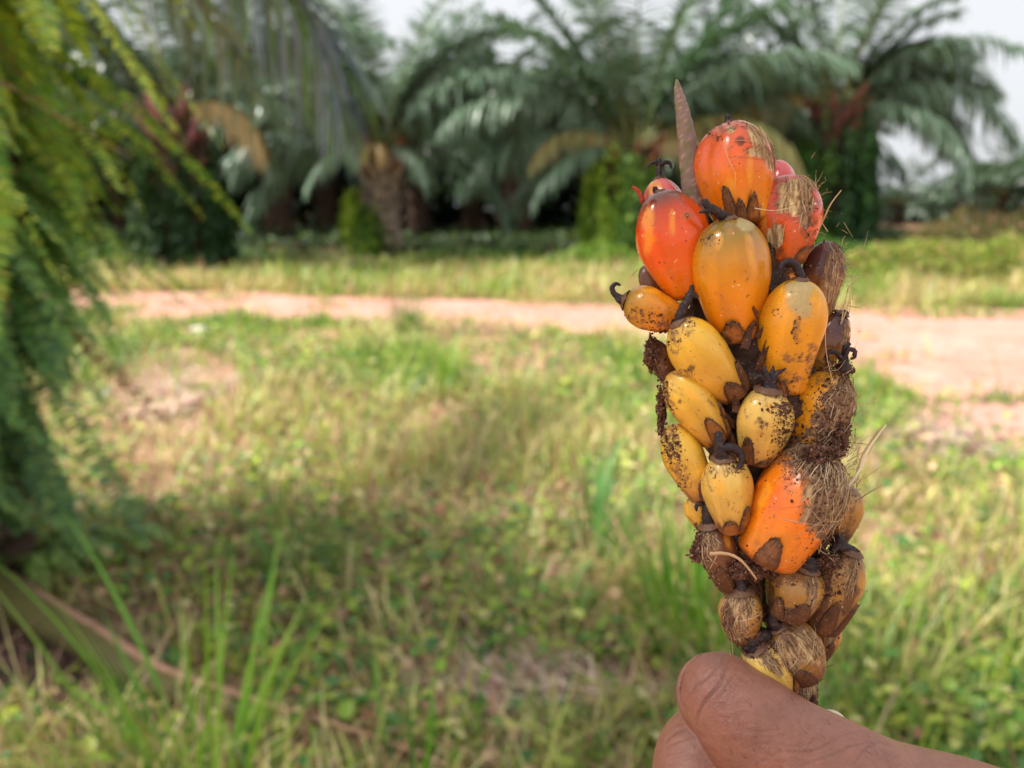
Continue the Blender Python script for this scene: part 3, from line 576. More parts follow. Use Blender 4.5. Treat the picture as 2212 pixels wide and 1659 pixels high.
# a few stones / litter bits
mb = MB(); b = on_ground(434, 722); rg = np.random.default_rng(4)
a = np.linspace(0, 6.28, 14, endpoint=False); rr = np.array([0.01, .07, .1, .09, .05, .005]); zz = np.array([.10, .09, .06, .02, 0, -.01])
v = np.stack([rr[:, None] * np.cos(a) * (1 + .15 * rg.standard_normal((6, 14))), rr[:, None] * np.sin(a), np.repeat(zz[:, None], 14, 1)], -1)
mb.add(v, grid_quads(6, 14), col=lin((235, 225, 220))); o = mb.build('stone', M_stalk); o.location = b; tag(o, 'pale stone lying near the road in the left clearing', 'stone')

# ------------------------------------------------------------------ the fruit spike (modelled in camera-parallel axes: x right, y up, z towards the viewer)
UM = K * FD                                   # metres per photo unit at the spike
def C3(p):
    p = np.atleast_2d(np.asarray(p, float)); d = FD - p[:, 2] * UM
    return np.stack([(p[:, 0] - 1106) * K * d, (829.5 - p[:, 1]) * K * d, -d], -1)
def PXV(v):
    d = -v[:, 2]; return 1106 + v[:, 0] / d / K, 829.5 - v[:, 1] / d / K
SPIKE0 = C3((1720, 1500, 0))[0]
spike = empty('palm_fruit_spike'); spike.matrix_world = CM @ Matrix.Translation(Vector(SPIKE0))
tag(spike, 'spike of glossy orange and yellow oil palm fruits held upright in the hand', 'palm fruit')
def fmat():
    m = mat('fruit_skin', .3, spec=.4, coat=.2, sss=.12, var=[(900, .75, lin((120, 80, 50)), (1, 1, 1), (.655, .70)), (700, .7, lin((245, 225, 185)), (1, 1, 1.3), (.685, .72)), (160, .28, lin((170, 110, 50)), (1, 1, 1), (.5, .75))],
            bump=[(90, .25, .0012, 3, (1, 1, 1)), (900, .25, .0003, 4, (1, 1, 1))])
    N = m.node_tree.nodes; L = m.node_tree.links; p = N['Principled BSDF']
    a = N.new('ShaderNodeAttribute'); a.attribute_name = 'Mask'
    n = N.new('ShaderNodeTexNoise'); n.inputs['Scale'].default_value = 220; n.inputs['Detail'].default_value = 5
    tc = N.new('ShaderNodeTexCoord'); L.new(tc.outputs['Object'], n.inputs['Vector'])
    r0 = N.new('ShaderNodeMapRange'); r0.inputs[1].default_value = .35; r0.inputs[2].default_value = .7; r0.inputs[3].default_value = .15; r0.inputs[4].default_value = .42; L.new(n.outputs[0], r0.inputs[0])
    ad = N.new('ShaderNodeMath'); ad.operation = 'MULTIPLY_ADD'; ad.inputs[1].default_value = .6; L.new(a.outputs['Fac'], ad.inputs[0]); L.new(r0.outputs[0], ad.inputs[2]); L.new(ad.outputs[0], p.inputs['Roughness'])
    cw = N.new('ShaderNodeMath'); cw.operation = 'MULTIPLY_ADD'; cw.inputs[1].default_value = -.3; cw.inputs[2].default_value = .38; cw.use_clamp = True; L.new(a.outputs['Fac'], cw.inputs[0]); L.new(cw.outputs[0], p.inputs['Coat Weight'])
    return m
M_fruit = fmat()
M_dark = mat('stigma_black', .5, spec=.4, bump=[(500, .8, .0006, 4, (1, 1, 1))], var=[(700, .5, lin((120, 90, 70)), (1, 1, 1), (.55, .75))])
M_husk = mat('husk_brown', .6, spec=.35, bump=[(500, .9, .0006, 5, (1, 1, 1))], var=[(260, .6, lin((60, 36, 24))), (1200, .5, lin((190, 150, 110)), (1, 1, 1), (.62, .7))])
M_fibre = mat('fibre', .8, spec=.25, transl=.15)
M_soil = mat('soil_crumb', .95, spec=.1, bump=[(1200, 1, .0008, 5, (1, 1, 1))], var=[(900, .5, lin((70, 46, 38))), (2200, .5, lin((190, 160, 140)), (1, 1, 1), (.6, .7))])
Z0, Z1 = (1250, 1500), -70
XC = ([200, 300, 600, 900, 1200, 1500], [1585, 1590, 1600, 1640, 1690, 1725]); WC = ([200, 300, 450, 600, 800, 1000, 1200, 1350, 1500], [70, 110, 175, 215, 215, 200, 165, 110, 55])
def zbase(y): return -70 * np.clip((y - 1230) / 220, 0, 1)
def autoz(x, y, inset):
    xc = np.interp(y, *XC); wc = np.interp(y, *WC); return math.sqrt(max(0, wc * wc - (x - xc) ** 2)) - inset + zbase(y)
def mixw(c, k, col): return c * (1 - k[:, None]) + np.asarray(col) * k[:, None]
SOILPTS = []
RS = np.random.default_rng(42)
PAL = dict(
    red=[(0, (173, 78, 47)), (.12, (208, 86, 43)), (.33, (234, 100, 30)), (.55, (240, 128, 20)), (1, (238, 152, 25))],
    redor=[(0, (87, 46, 33)), (.07, (112, 50, 31)), (.16, (193, 66, 27)), (.32, (240, 84, 14)), (.6, (246, 100, 11)), (.85, (244, 130, 15)), (1, (229, 130, 21))],
    pink=[(0, (205, 90, 90)), (.4, (214, 84, 80)), (1, (190, 70, 60))],
    gold=[(0, (128, 100, 40)), (.1, (150, 116, 26)), (.25, (204, 138, 14)), (.5, (234, 146, 10)), (.8, (226, 132, 12)), (1, (190, 90, 20))],
    red2=[(0, (173, 62, 40)), (.3, (212, 74, 34)), (.6, (230, 92, 25)), (1, (218, 96, 25))],
    dark=[(0, (60, 36, 40)), (.3, (90, 56, 50)), (.5, (130, 84, 44)), (.7, (196, 136, 40)), (1, (180, 120, 40))],
    yel=[(0, (193, 150, 43)), (.15, (230, 158, 28)), (.5, (234, 158, 24)), (1, (214, 135, 25))],
    olive=[(0, (112, 80, 36)), (.12, (163, 120, 24)), (.4, (209, 140, 18)), (.7, (230, 140, 18)), (1, (204, 120, 21))],
    pale=[(0, (200, 152, 70)), (.12, (232, 184, 56)), (.6, (226, 174, 62)), (1, (180, 112, 52))],
    pale2=[(0, (208, 168, 104)), (.15, (230, 190, 90)), (.6, (222, 180, 84)), (1, (186, 126, 62))],
    orange=[(0, (183, 110, 25)), (.2, (230, 130, 15)), (.5, (248, 122, 10)), (.8, (236, 134, 15)), (1, (193, 100, 25))],
    brown=[(0, (112, 80, 48)), (.25, (180, 134, 60)), (.6, (156, 108, 46)), (1, (92, 58, 34))],
    brownd=[(0, (96, 62, 46)), (.3, (118, 76, 50)), (.6, (100, 60, 38)), (1, (66, 40, 30))])
FRUITS = {}
def fruit(key, a, b, w, pal, label=None, za=None, zb=None, ts=.42, pw=2.1, rb=.5, stains_lights=(), base=.35, bract=((-.55, .66, .42), (.6, .70, .4)), stig=(), fib=0, dirt=.25, rot=0.0, lump=.05):
    rng = np.random.default_rng(abs(hash(key)) % 10000 if False else sum(ord(c) * (i + 3) for i, c in enumerate(key)))
    if za is None: za = autoz(a[0], a[1], w * .30)
    if zb is None: zb = autoz(b[0], b[1], w * .5) * .55 - 10
    A = C3((*a, za))[0]; B = C3((*b, zb))[0]; d = B - A; L = np.linalg.norm(d); d = d / L
    vz = np.array([0, 0, 1.]); e1 = nrm(vz - d * d[2]); e2 = np.cross(e1, d) * -1
    if e2[0] < 0 and abs(e2[0]) > .3: e2 = -e2
    r0 = w * .5 * UM * (1 - (za + zb) * .5 * UM / FD) 
    nt_, nph = 84, 96
    u = np.linspace(0, 1, nt_); t = (1 - np.cos(np.pi * u)) / 2; phi = np.linspace(-np.pi, np.pi, nph, endpoint=False)
    def rad(t):
        r = np.where(t < ts, np.sqrt(np.clip(1 - (np.clip((ts - t) / ts, 0, 1)) ** pw, 0, 1)), 1 - (1 - rb) * np.clip((t - ts) / (1 - ts), 0, 1) ** 1.4)
        return r * np.sqrt(np.clip(1 - np.clip((t - .92) / .08, 0, 1) ** 2, 0, 1))
    p0 = rng.uniform(0, 6.28, 4)
    def surf(t, phi, off=0.0):
        t, phi = np.broadcast_arrays(t, phi)
        rr = rad(t) * r0 * (1 + .045 * np.cos(2 * phi + p0[0]) + lump * 1.2 * np.cos(3 * phi + p0[1] + 2 * t) + lump * .5 * np.cos(5 * phi + p0[3]) + lump * .7 * np.sin(5 * t + 2 * phi + p0[2]) + lump * 1.2 * (vnoise(np.cos(phi) * 1.6 + 5 + p0[3], t * 4 + np.sin(phi) * 1.6, 5) - .5)) + off * np.clip(rad(t) * 3, 0, 1)
        bow = .06 * L * math.sin(p0[2]) * np.sin(np.pi * t)
        return A + d * (t * L)[..., None] + e1 * (rr * np.cos(phi))[..., None] + e2 * (rr * np.sin(phi) + bow * .5)[..., None]
    T, PH = np.meshgrid(t, phi, indexing='ij'); V = surf(T, PH).reshape(-1, 3)
    tt, pp = T.ravel(), PH.ravel(); px, py = PXV(V); front = np.cos(pp) > -.15
    stops = PAL[pal]; c = np.stack([np.interp(tt + .05 * (fbm(pp * 1.5, tt * 3, 7) - .5), [s[0] for s in stops], [lin(s[1])[i] for s in stops]) for i in range(3)], -1)
    c *= (1 + .16 * (fbm(pp * 5 + p0[0], tt * 1.6, 17, 3) - .5) * 2)[:, None]
    mask = np.zeros(len(V))
    if pal.startswith('pale'): dirt += .12; base += .07
    # stained base
    nb = fbm(pp * 2.5 + p0[1], tt * 6, 23, 4)
    kb = np.clip((tt - (1 - base) + (nb - .5) * .5) * 6, 0, 1) * .85
    c = mixw(c, kb, lin((92, 52, 32))); mask = np.maximum(mask, kb * .6)
    # random brown stains
    wq = fbm(pp * 4, tt * 9, 83, 3); ns = fbm(pp * 3 + p0[2] + wq * 2.5, tt * 8 + wq * 2.5, 41, 5); ks = np.clip((ns - (.80 - dirt * .42)) * 9, 0, 1) * .7
    c = mixw(c, ks, lin((112, 72, 46))); mask = np.maximum(mask, ks * .7)
    streak = np.clip(.5 + .5 * np.sin(pp * 48 + fbm(pp * 5, tt * 4, 3) * 14) * (.4 + fbm(pp * 9, tt * 14, 6)), 0, 1)
    nz = fbm(px * .05 + 3, py * .05, 61, 4) - .5; nz2 = fbm(px * .16 + 3, py * .16, 65, 3)
    for s in stains_lights:
        kind, cx, cy, rx, ry = s[:5]; an = math.radians(s[5]) if len(s) > 5 else 0
        dx, dy = px - cx, py - cy; X_ = (dx * math.cos(an) + dy * math.sin(an)) / rx; Y_ = (-dx * math.sin(an) + dy * math.cos(an)) / ry
        q = np.sqrt(X_ ** 2 + Y_ ** 2) + nz * 1.1; k = np.clip((1 - q) * 7, 0, 1) * front
        rim = np.clip(1 - np.abs(q - 1.03) * 9, 0, 1) * front
        if kind == 'fib':
            f = np.array(lin((232, 204, 150))) * streak[:, None] + np.array(lin((138, 98, 64))) * (1 - streak)[:, None]
            f = f * (.75 + .5 * nz2)[:, None]; c = c * (1 - k[:, None]) + f * k[:, None]; c = mixw(c, rim * .6, lin((110, 50, 40))); mask = np.maximum(mask, k)
            V = V + (A + d * (tt * L)[:, None] - V) * (k * .035)[:, None] * (1 + .6 * (streak - .5)[:, None])
        elif kind == 'fibd':
            f = np.array(lin((200, 164, 120))) * streak[:, None] + np.array(lin((80, 54, 42))) * (1 - streak)[:, None]
            f = f * (.65 + .7 * nz2)[:, None]; c = c * (1 - k[:, None]) + f * k[:, None]; mask = np.maximum(mask, k)
            V = V + (A + d * (tt * L)[:, None] - V) * (k * .04)[:, None] * (1 + .9 * (streak - .5)[:, None])
        elif kind == 'grey':
            f = np.array(lin((178, 160, 112))) * (.8 + .3 * nz2 + .12 * streak)[:, None]; c = c * (1 - k[:, None] * .85) + f * k[:, None] * .85; mask = np.maximum(mask, k * .6); c = mixw(c, rim * .3, lin((150, 105, 60)))
        elif kind == 'soil':
            k2 = k * np.clip((nz2 - .4) * 5, 0, 1); c = mixw(c, k2 * .65, lin((112, 80, 66))); mask = np.maximum(mask, k2)
        elif kind == 'ring':
            c = mixw(c, rim * .7, lin((140, 72, 30))); c = mixw(c, k * .35, lin((196, 120, 50)))
        elif kind == 'dark':
            c = mixw(c, k * .8, lin((74, 42, 34))); mask = np.maximum(mask, k * .4)
        elif kind == 'or':
            c = mixw(c, k * .4, lin((228, 100, 12)))
        elif kind == 'lt':  # lighter streaks: highlights painted into the skin colour
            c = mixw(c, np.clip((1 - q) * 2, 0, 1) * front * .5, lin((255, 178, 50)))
    mb = MB(); mb.add(V - SPIKE0, grid_quads(nt_, nph)[:, ::-1], col=c.clip(.004, .95), mask=mask)
    # cap poles are degenerate rings: fine
    o = mb.build('fruit', M_fruit, spike)
    if label: o['label'] = label
    FRUITS[key] = dict(o=o, surf=surf, V=V, tt=tt, pp=pp, A=A, d=d, L=L, r0=r0, rad=rad, e1=e1, e2=e2)
    # bracts at the base: domed scales with ragged brown rims
    for (ph0, t0, hw) in bract:
        nb_, mb_ = 22, 17; s = np.linspace(0, 1, nb_)[:, None]; q = np.linspace(-1, 1, mb_)[None]
        wid = hw * np.sqrt(np.clip(1 - (1 - np.clip(s / .7, 0, 1)) ** 1.35, 0, 1)) * (1 + .035 * rng.standard_normal((nb_, 1))) + .01
        ttb = t0 + (1.0 - t0) * s + .012 * rng.standard_normal((nb_, mb_)) * (s < .2) + 0 * q
        offb = r0 * (.015 + .095 * (1 - np.abs(q) ** 2.5) * (.35 + .65 * np.sin(np.pi * np.clip(s, 0.02, .9))) + .07 * (1 - s) ** 3) + r0 * .008 * rng.standard_normal((nb_, mb_)) + r0 * .012 * np.sin(q * 14 + 3 * s)
        offb = np.where(np.abs(q) > .99, -.02 * r0, offb)
        Vb = surf(np.clip(ttb, 0, .99), ph0 + wid * q / np.clip(rad(ttb) * 1.2, .5, 1.2), offb).reshape(-1, 3)
        edge = np.clip(1.0 - 1.6 * (1 - np.abs(q)) * np.ones_like(s), 0, 1) ** 1 + np.clip(1 - s / .22, 0, 1); edge = np.clip(edge + .3 * (rng.random((nb_, mb_)) - .5), 0, 1).ravel()
        inner = np.array(lin(((168, 104, 46) if rng.random() < .6 else (130, 84, 50)) if not pal.startswith('brown') else (104, 66, 40))) 
        cb = inner * (1 - edge[:, None]) + np.array(lin((74, 42, 28))) * edge[:, None]; cb = mixw(cb, (np.clip(1 - s / .18, 0, 1) * np.ones_like(q)).ravel() * .6, lin((150, 112, 84)))
        m2 = MB(); m2.add(Vb - SPIKE0, grid_quads(nb_, mb_, False), col=cb, mask=.5); ob = m2.build('bract', M_husk, o)
    # stigma
    if stig:
        m2 = MB(); 
        for br in stig:
            pts = [C3((x, y, za + z))[0] - SPIKE0 for (x, y, z, r) in br]; tube(m2, pts, [r * UM for (_, _, _, r) in br], 8, len(br) * 6, col=lin((42, 30, 34)), jitter=.10, rng=rng)
        # collar
        p = A - SPIKE0; x0, y0, z0, rr = stig[0][0]
        ph = np.linspace(0, 6.28, 20, endpoint=False); e = rr * UM
        ring = np.stack([(e * k) * (np.cos(ph)[:, None] * e1 + np.sin(ph)[:, None] * e2) + d * h * e for k, h in ((.9, -.35), (1.15, -.1), (1.4, .04), (1.55, .2))])
        ring = ring + p + UM * rng.standard_normal(ring.shape) * .8
        m2.add(ring.reshape(-1, 3), grid_quads(4, 20), col=lin((110, 76, 54)))
        m2.build('stigma', M_dark, o)
    if fib: fibres(key, stains_lights, fib, rng)
    for s in stains_lights:
        if s[0] == 'soil': SOILPTS.append((key, s[1], s[2], s[3], s[4], 1.0))
    return o
def fibres(key, stains_lights, n, rng, only=('fib', 'fibd')):
    F = FRUITS[key]; V, tt, pp = F['V'], F['tt'], F['pp']; px, py = PXV(V); sel = np.zeros(len(V), bool)
    for s in stains_lights:
        if s[0] in only:
            an = math.radians(s[5]) if len(s) > 5 else 0; dx, dy = px - s[1], py - s[2]
            sel |= (((dx * math.cos(an) + dy * math.sin(an)) / s[3]) ** 2 + ((-dx * math.sin(an) + dy * math.cos(an)) / s[4]) ** 2 < 1) & (np.cos(pp) > -.2)
    ids = np.nonzero(sel & (tt > .02) & (tt < .97))[0]
    if not len(ids): return
    mb = MB(); pick = rng.choice(ids, n)
    for i in pick:
        ln = rng.uniform(.06, .24); k = 7; t = np.clip(tt[i] + np.linspace(-.5, .5, k) * ln, .01, .97); lift = F['r0'] * (.008 + abs(rng.normal(0, .016)) + (rng.random() < .12) * .07)
        prof = np.linspace(-1, 1, k) ** 2 * rng.uniform(-.2, 1.0); ph = pp[i] + np.cumsum(rng.normal(0, .012, k)) + np.linspace(-1, 1, k) * rng.normal(0, .05 if rng.random() < .7 else .35)
        P = F['surf'](t, ph, lift * (1 + 1.5 * np.clip(prof, 0, 1))) - SPIKE0
        g = rng.uniform(.55, 1.15); base = np.array(lin(((214, 180, 136), (184, 146, 104), (150, 112, 80), (232, 210, 175))[rng.integers(4)])) * g
        r = rng.uniform(.3, .8) * UM; tube(mb, P, [r * .6] + [r] * (k - 2) + [r * .3], 3, k, col=base, caps=False)
    mb.build('fibre_tuft', M_fibre, F['o'])

# central stalk, thickened and coloured dark to put shade in the gaps between fruits
mb = MB(); ys = [1640, 1560, 1500, 1400, 1250, 1050, 850, 650, 500, 420]
tube(mb, [C3((np.interp(y, *XC) + (6 if y > 1350 else 0), y, -30 + zbase(y)))[0] - SPIKE0 for y in ys], [x * UM for x in (26, 30, 34, 44, 78, 112, 125, 118, 75, 30)], 40, 140, col=lin((62, 40, 30)), jitter=.06, rng=RS)
stalk = mb.build('stalk', M_husk, spike)
# pointed spine on top
mb = MB(); 
def spc(v):
    q = fbm(v[:, 0] * 330 + v[:, 2] * 200, v[:, 1] * 300, 51, 3); g = fbm(v[:, 0] * 420 + q * 4 + 9, v[:, 1] * 170 + q * 5, 5, 4); c = np.tile(np.array(lin((136, 112, 102))), (len(v), 1)); c = mixw(c, .55 * np.clip((g - .48) * 8, 0, 1) * (v[:, 0] < np.median(v[:, 0]) + .002), lin((104, 108, 50)))
    return mixw(c, np.clip((fbm(v[:, 0] * 2500, v[:, 1] * 2500, 8, 2) - .62) * 8, 0, 1), lin((170, 140, 122)))
sps = [(1512, 520, -10), (1500, 440, -5), (1492, 380, 0), (1484, 300, 4), (1474, 240, 6), (1466, 200, 6), (1463, 182, 6), (1461, 171, 6)]
tube(mb, [C3(p)[0] - SPIKE0 for p in sps], [x * UM for x in (24, 23, 21.5, 19.5, 15, 9.5, 6, 1.5)], 14, 90, col=spc, jitter=.035, rng=RS)
mb.build('spine', mat('spine_bark', .75, bump=[(900, .8, .0006, 4, (1, .5, 1))]), spike)

fruit('pinkback', (1680, 346), (1670, 500), 92, 'pink', 'pink fruit half hidden behind the top one', za=-60, zb=-70, bract=(), base=.1)
fruit('pinkleft', (1423, 386), (1462, 600), 100, 'pink', 'pinkish red fruit at the upper left with a black three-pronged stigma', za=-45, zb=-40, base=.1, bract=(), ts=.35,
      stains_lights=(('lt', 1412, 410, 18, 30),), stig=([(1425, 392, 0, 10), (1424, 370, 0, 7.5), (1424, 352, 0, 7), (1423, 342, 0, 4.5)], [(1424, 358, 2, 4), (1414, 351, 4, 4), (1404, 354, 4, 3), (1400, 362, 4, 1.5)], [(1426, 358, 2, 5), (1436, 350, 6, 5), (1447, 353, 6, 4), (1450, 364, 6, 2)]))
fruit('back1', (1391, 572), (1450, 668), 62, 'brownd', za=-30, zb=-30, bract=())
fruit('top', (1576, 263), (1606, 492), 163, 'red', 'large orange-red fruit at the top with a torn fibrous shoulder', za=48, zb=20, ts=.47, pw=2.3, rb=.62, base=.16, bract=((-.62, .60, .20), (.12, .72, .26), (-.3, .75, .2)), dirt=.12,
      stains_lights=(('fib', 1646, 318, 15, 52, -28), ('fib', 1640, 330, 34, 11, 10), ('grey', 1578, 279, 10, 9), ('soil', 1552, 280, 26, 22), ('dark', 1600, 306, 11, 15), ('ring', 1568, 318, 10, 5), ('soil', 1600, 268, 45, 12), ('lt', 1575, 400, 14, 40), ('lt', 1620, 360, 8, 40)), fib=80,
      stig=([(1574, 268, -2, 9), (1573, 256, -2, 7), (1572, 249, -2, 5)],))
fruit('right_red', (1708, 378), (1692, 578), 140, 'red2', 'red fruit at the upper right with a torn fibrous side', za=38, zb=25, ts=.45, rb=.6, base=.15, dirt=.2, bract=((.4, .8, .3),),
      stains_lights=(('fib', 1719, 428, 44, 40, 20), ('fib', 1672, 512, 20, 32, 25), ('fibd', 1742, 430, 18, 60), ('soil', 1748, 480, 18, 60), ('lt', 1650, 480, 8, 30)), fib=100)
fruit('left_red', (1424, 412), (1484, 648), 154, 'redor', 'big red-orange fruit at the upper left with a purplish tip', za=70, zb=28, ts=.46, pw=2.2, rb=.42, base=.08, dirt=.05, lump=.035, bract=((.75, .7, .25),),
      stains_lights=(('ring', 1484, 466, 8, 9), ('dark', 1484, 466, 5, 6), ('lt', 1400, 490, 16, 60), ('lt', 1452, 480, 8, 40)), stig=([(1418, 418, -6, 8), (1415, 408, -4, 6), (1414, 404, -4, 4)],))
fruit('dark_right', (1788, 520), (1768, 702), 88, 'dark', 'dark purple-brown split fruit at the right', za=28, zb=-5, ts=.4, rb=.5, stains_lights=(('fibd', 1800, 600, 22, 90, 4), ('dark', 1780, 560, 5, 60, 14), ('soil', 1795, 560, 24, 60)), fib=60, bract=())
fruit('small_mid', (1706, 584), (1700, 690), 62, 'orange', za=45, zb=20, stains_lights=(('dark', 1690, 620, 20, 30),))
fruit('centre_gold', (1573, 470), (1590, 738), 166, 'gold', 'large golden yellow fruit in the middle of the upper part', za=128, zb=48, ts=.44, pw=2.5, rb=.55, base=.1, dirt=.05, lump=.035, bract=((-.35, .76, .42), (.42, .80, .36)),
      stains_lights=(('grey', 1612, 488, 22, 15, 35), ('ring', 1578, 502, 9, 8), ('soil', 1535, 520, 20, 14), ('dark', 1614, 604, 3, 3), ('dark', 1616, 638, 3, 5), ('lt', 1622, 545, 12, 60, -10), ('lt', 1552, 520, 12, 26)),
      stig=([(1574, 478, -4, 13), (1560, 466, 6, 10), (1545, 456, 12, 9), (1530, 446, 14, 8), (1520, 438, 14, 6)], [(1540, 455, 14, 6), (1522, 456, 18, 5), (1510, 459, 18, 2)], [(1530, 447, 14, 7), (1524, 436, 14, 6), (1521, 431, 12, 3)]))
fruit('left_small', (1350, 648), (1468, 690), 96, 'olive', 'small olive-yellow fruit pointing left with a curled dark stigma', za=20, zb=55, ts=.45, rb=.6, pw=2.2, base=.05, dirt=.28, bract=(),
      stains_lights=(('soil', 1432, 700, 14, 20), ('soil', 1380, 680, 22, 18), ('lt', 1410, 628, 30, 6, 5)),
      stig=([(1362, 652, 0, 15), (1348, 648, 0, 12), (1334, 641, 0, 8), (1324, 630, 0, 6), (1323, 619, 0, 5), (1331, 613, 0, 4), (1340, 616, 0, 2.5)], [(1350, 655, 4, 9), (1338, 650, 6, 6), (1330, 644, 6, 3)]))
fruit('right_low_dark', (1815, 676), (1755, 815), 74, 'dark', 'slender yellow-brown fruit at the right with a dark tip', za=20, zb=0, ts=.45, bract=(), stains_lights=(('fibd', 1832, 715, 10, 40, 10),), fib=50, base=.05,
      stig=([(1815, 682, 0, 13), (1822, 676, 2, 8), (1832, 678, 2, 4)],))
fruit('right_gold', (1731, 602), (1690, 850), 138, 'yel', 'long yellow fruit right of the middle with a grey patch at its tip', za=132, zb=62, ts=.38, pw=2.15, rb=.66, base=.1, dirt=.15, lump=.035, bract=((-.5, .82, .4),),
      stains_lights=(('grey', 1728, 643, 28, 44), ('soil', 1722, 712, 9, 34), ('soil', 1722, 772, 32, 12), ('soil', 1676, 668, 8, 14), ('dark', 1713, 712, 4, 3), ('soil', 1755, 780, 16, 40), ('soil', 1690, 815, 40, 14), ('lt', 1771, 660, 6, 22)),
      stig=([(1731, 608, -4, 12), (1727, 590, 2, 9), (1720, 574, 6, 8), (1707, 565, 8, 7), (1693, 568, 8, 6), (1686, 580, 8, 5), (1686, 592, 8, 2.5)],))
fruit('left_mid', (1462, 694), (1594, 858), 122, 'pale', 'pale yellow fruit on the left flecked with soil', za=112, zb=62, ts=.42, pw=2.15, rb=.58, base=.10, dirt=.18, lump=.03, bract=((-.15, .70, .46), (.75, .62, .42)),
      stains_lights=(('soil', 1486, 706, 14, 26), ('soil', 1458, 738, 14, 26), ('soil', 1440, 690, 14, 24), ('dark', 1495, 796, 10, 8), ('soil', 1478, 806, 26, 8, 20), ('grey', 1430, 735, 8, 22), ('lt', 1545, 700, 30, 10, 40)),
      stig=([(1467, 700, -2, 13), (1470, 680, 6, 10), (1479, 660, 10, 9), (1489, 642, 12, 9), (1494, 628, 12, 6), (1494, 616, 12, 4)], [(1490, 640, 12, 6), (1500, 638, 14, 6), (1508, 644, 14, 3)]))
fruit('right_torn', (1812, 806), (1715, 975), 132, 'yel', 'yellow fruit at the right with its outer side torn to brown fibres', za=66, zb=55, ts=.45, rb=.58, base=.1, dirt=.3, bract=((-.6, .86, .4),),
      stains_lights=(('fibd', 1818, 890, 56, 105, 28), ('fibd', 1845, 850, 35, 80, 10), ('soil', 1775, 920, 28, 50, 25), ('soil', 1812, 870, 50, 80, 20), ('lt', 1760, 860, 8, 50, 32)), fib=110,
      stig=([(1818, 806, 6, 14), (1822, 788, 10, 12), (1823, 772, 12, 9)], [(1820, 776, 12, 6), (1806, 762, 16, 5), (1792, 760, 16, 5), (1786, 770, 16, 4), (1793, 780, 16, 2.5)], [(1824, 774, 14, 6), (1832, 756, 18, 5), (1845, 757, 18, 5), (1846, 770, 18, 4), (1838, 776, 18, 2)], [(1823, 772, 8, 6), (1826, 752, 8, 6), (1836, 742, 8, 4)]))
fruit('left_low', (1446, 806), (1556, 958), 106, 'pale', 'pale yellow fruit at the left edge with soil along its outer side', za=62, zb=62, ts=.4, rb=.58, base=.12, dirt=.2, bract=((-.1, .62, .42), (.85, .58, .3)),
      stains_lights=(('soil', 1424, 860, 18, 60), ('soil', 1440, 905, 16, 30), ('dark', 1468, 868, 4, 5), ('lt', 1490, 850, 24, 10, 40)))
fruit('centre_pale', (1660, 840), (1630, 1000), 121, 'pale2', 'plump pale yellow fruit in the centre under a black star-shaped stigma', za=128, zb=75, ts=.42, pw=2.15, rb=.55, base=.1, dirt=.15, lump=.035, bract=((-.75, .55, .3), (.1, .86, .3)),
      stains_lights=(('soil', 1644, 915, 16, 10), ('dark', 1640, 905, 5, 3), ('soil', 1682, 935, 14, 30), ('lt', 1664, 880, 12, 22)),
      stig=([(1664, 850, 0, 19), (1662, 832, 4, 15), (1660, 818, 6, 11)], [(1662, 822, 8, 6), (1668, 806, 10, 5), (1671, 790, 8, 1.5)], [(1666, 822, 8, 6), (1680, 806, 12, 5), (1698, 796, 12, 1.5)], [(1656, 822, 8, 6), (1642, 812, 10, 5), (1630, 818, 10, 3)], [(1662, 824, 12, 6), (1652, 800, 14, 5), (1654, 790, 14, 2)]))
fruit('small_gap', (1690, 955), (1665, 1010), 56, 'pale', za=55, zb=40, bract=())
fruit('left_slim', (1448, 918), (1528, 1082), 92, 'pale', 'slim dull yellow fruit at the lower left edge', za=45, zb=45, ts=.42, rb=.65, base=.18, dirt=.25, bract=((.1, .7, .5),), stains_lights=(('soil', 1454, 950, 16, 30), ('soil', 1476, 1030, 14, 40, -25), ('lt', 1495, 960, 8, 14)))
fruit('left_tiny', (1498, 1070), (1530, 1150), 58, 'pale', za=5, zb=5, base=.3, bract=())
fruit('mid_pale', (1562, 986), (1582, 1146), 106, 'pale2', 'small pale yellow fruit left of the big orange one', za=125, zb=75, ts=.44, pw=2.3, rb=.6, base=.14, dirt=.2, lump=.0355, bract=((-.35, .72, .5), (.5, .58, .42)),
      stains_lights=(('soil', 1540, 1020, 12, 14), ('soil', 1586, 1012, 22, 14), ('lt', 1555, 1050, 10, 24)),
      stig=([(1562, 992, 0, 17), (1558, 974, 8, 14), (1553, 955, 12, 11), (1552, 935, 12, 8)], [(1558, 968, 14, 8), (1578, 966, 18, 9), (1596, 974, 20, 8), (1603, 992, 20, 7), (1598, 1008, 20, 5), (1588, 1013, 20, 3)]))
fruit('behind_orange', (1834, 1048), (1795, 1178), 80, 'brown', za=25, zb=15, bract=(), stains_lights=(('soil', 1835, 1090, 14, 50),))
fruit('big_orange', (1778, 968), (1645, 1222), 192, 'orange', 'largest fruit, deep orange in the lower part, its right side torn into pale fibres', za=110, zb=96, ts=.45, pw=2.2, rb=.62, base=.05, dirt=.2, lump=.03, bract=((-.35, .74, .32),),
      stains_lights=(('fibd', 1800, 1040, 62, 120, 18), ('fibd', 1760, 985, 50, 40, 0), ('soil', 1762, 1000, 70, 60), ('soil', 1720, 1010, 36, 60, 10), ('or', 1690, 1060, 18, 60, 30), ('lt', 1650, 1070, 14, 50, 20), ('soil', 1780, 1110, 40, 60)), fib=330)
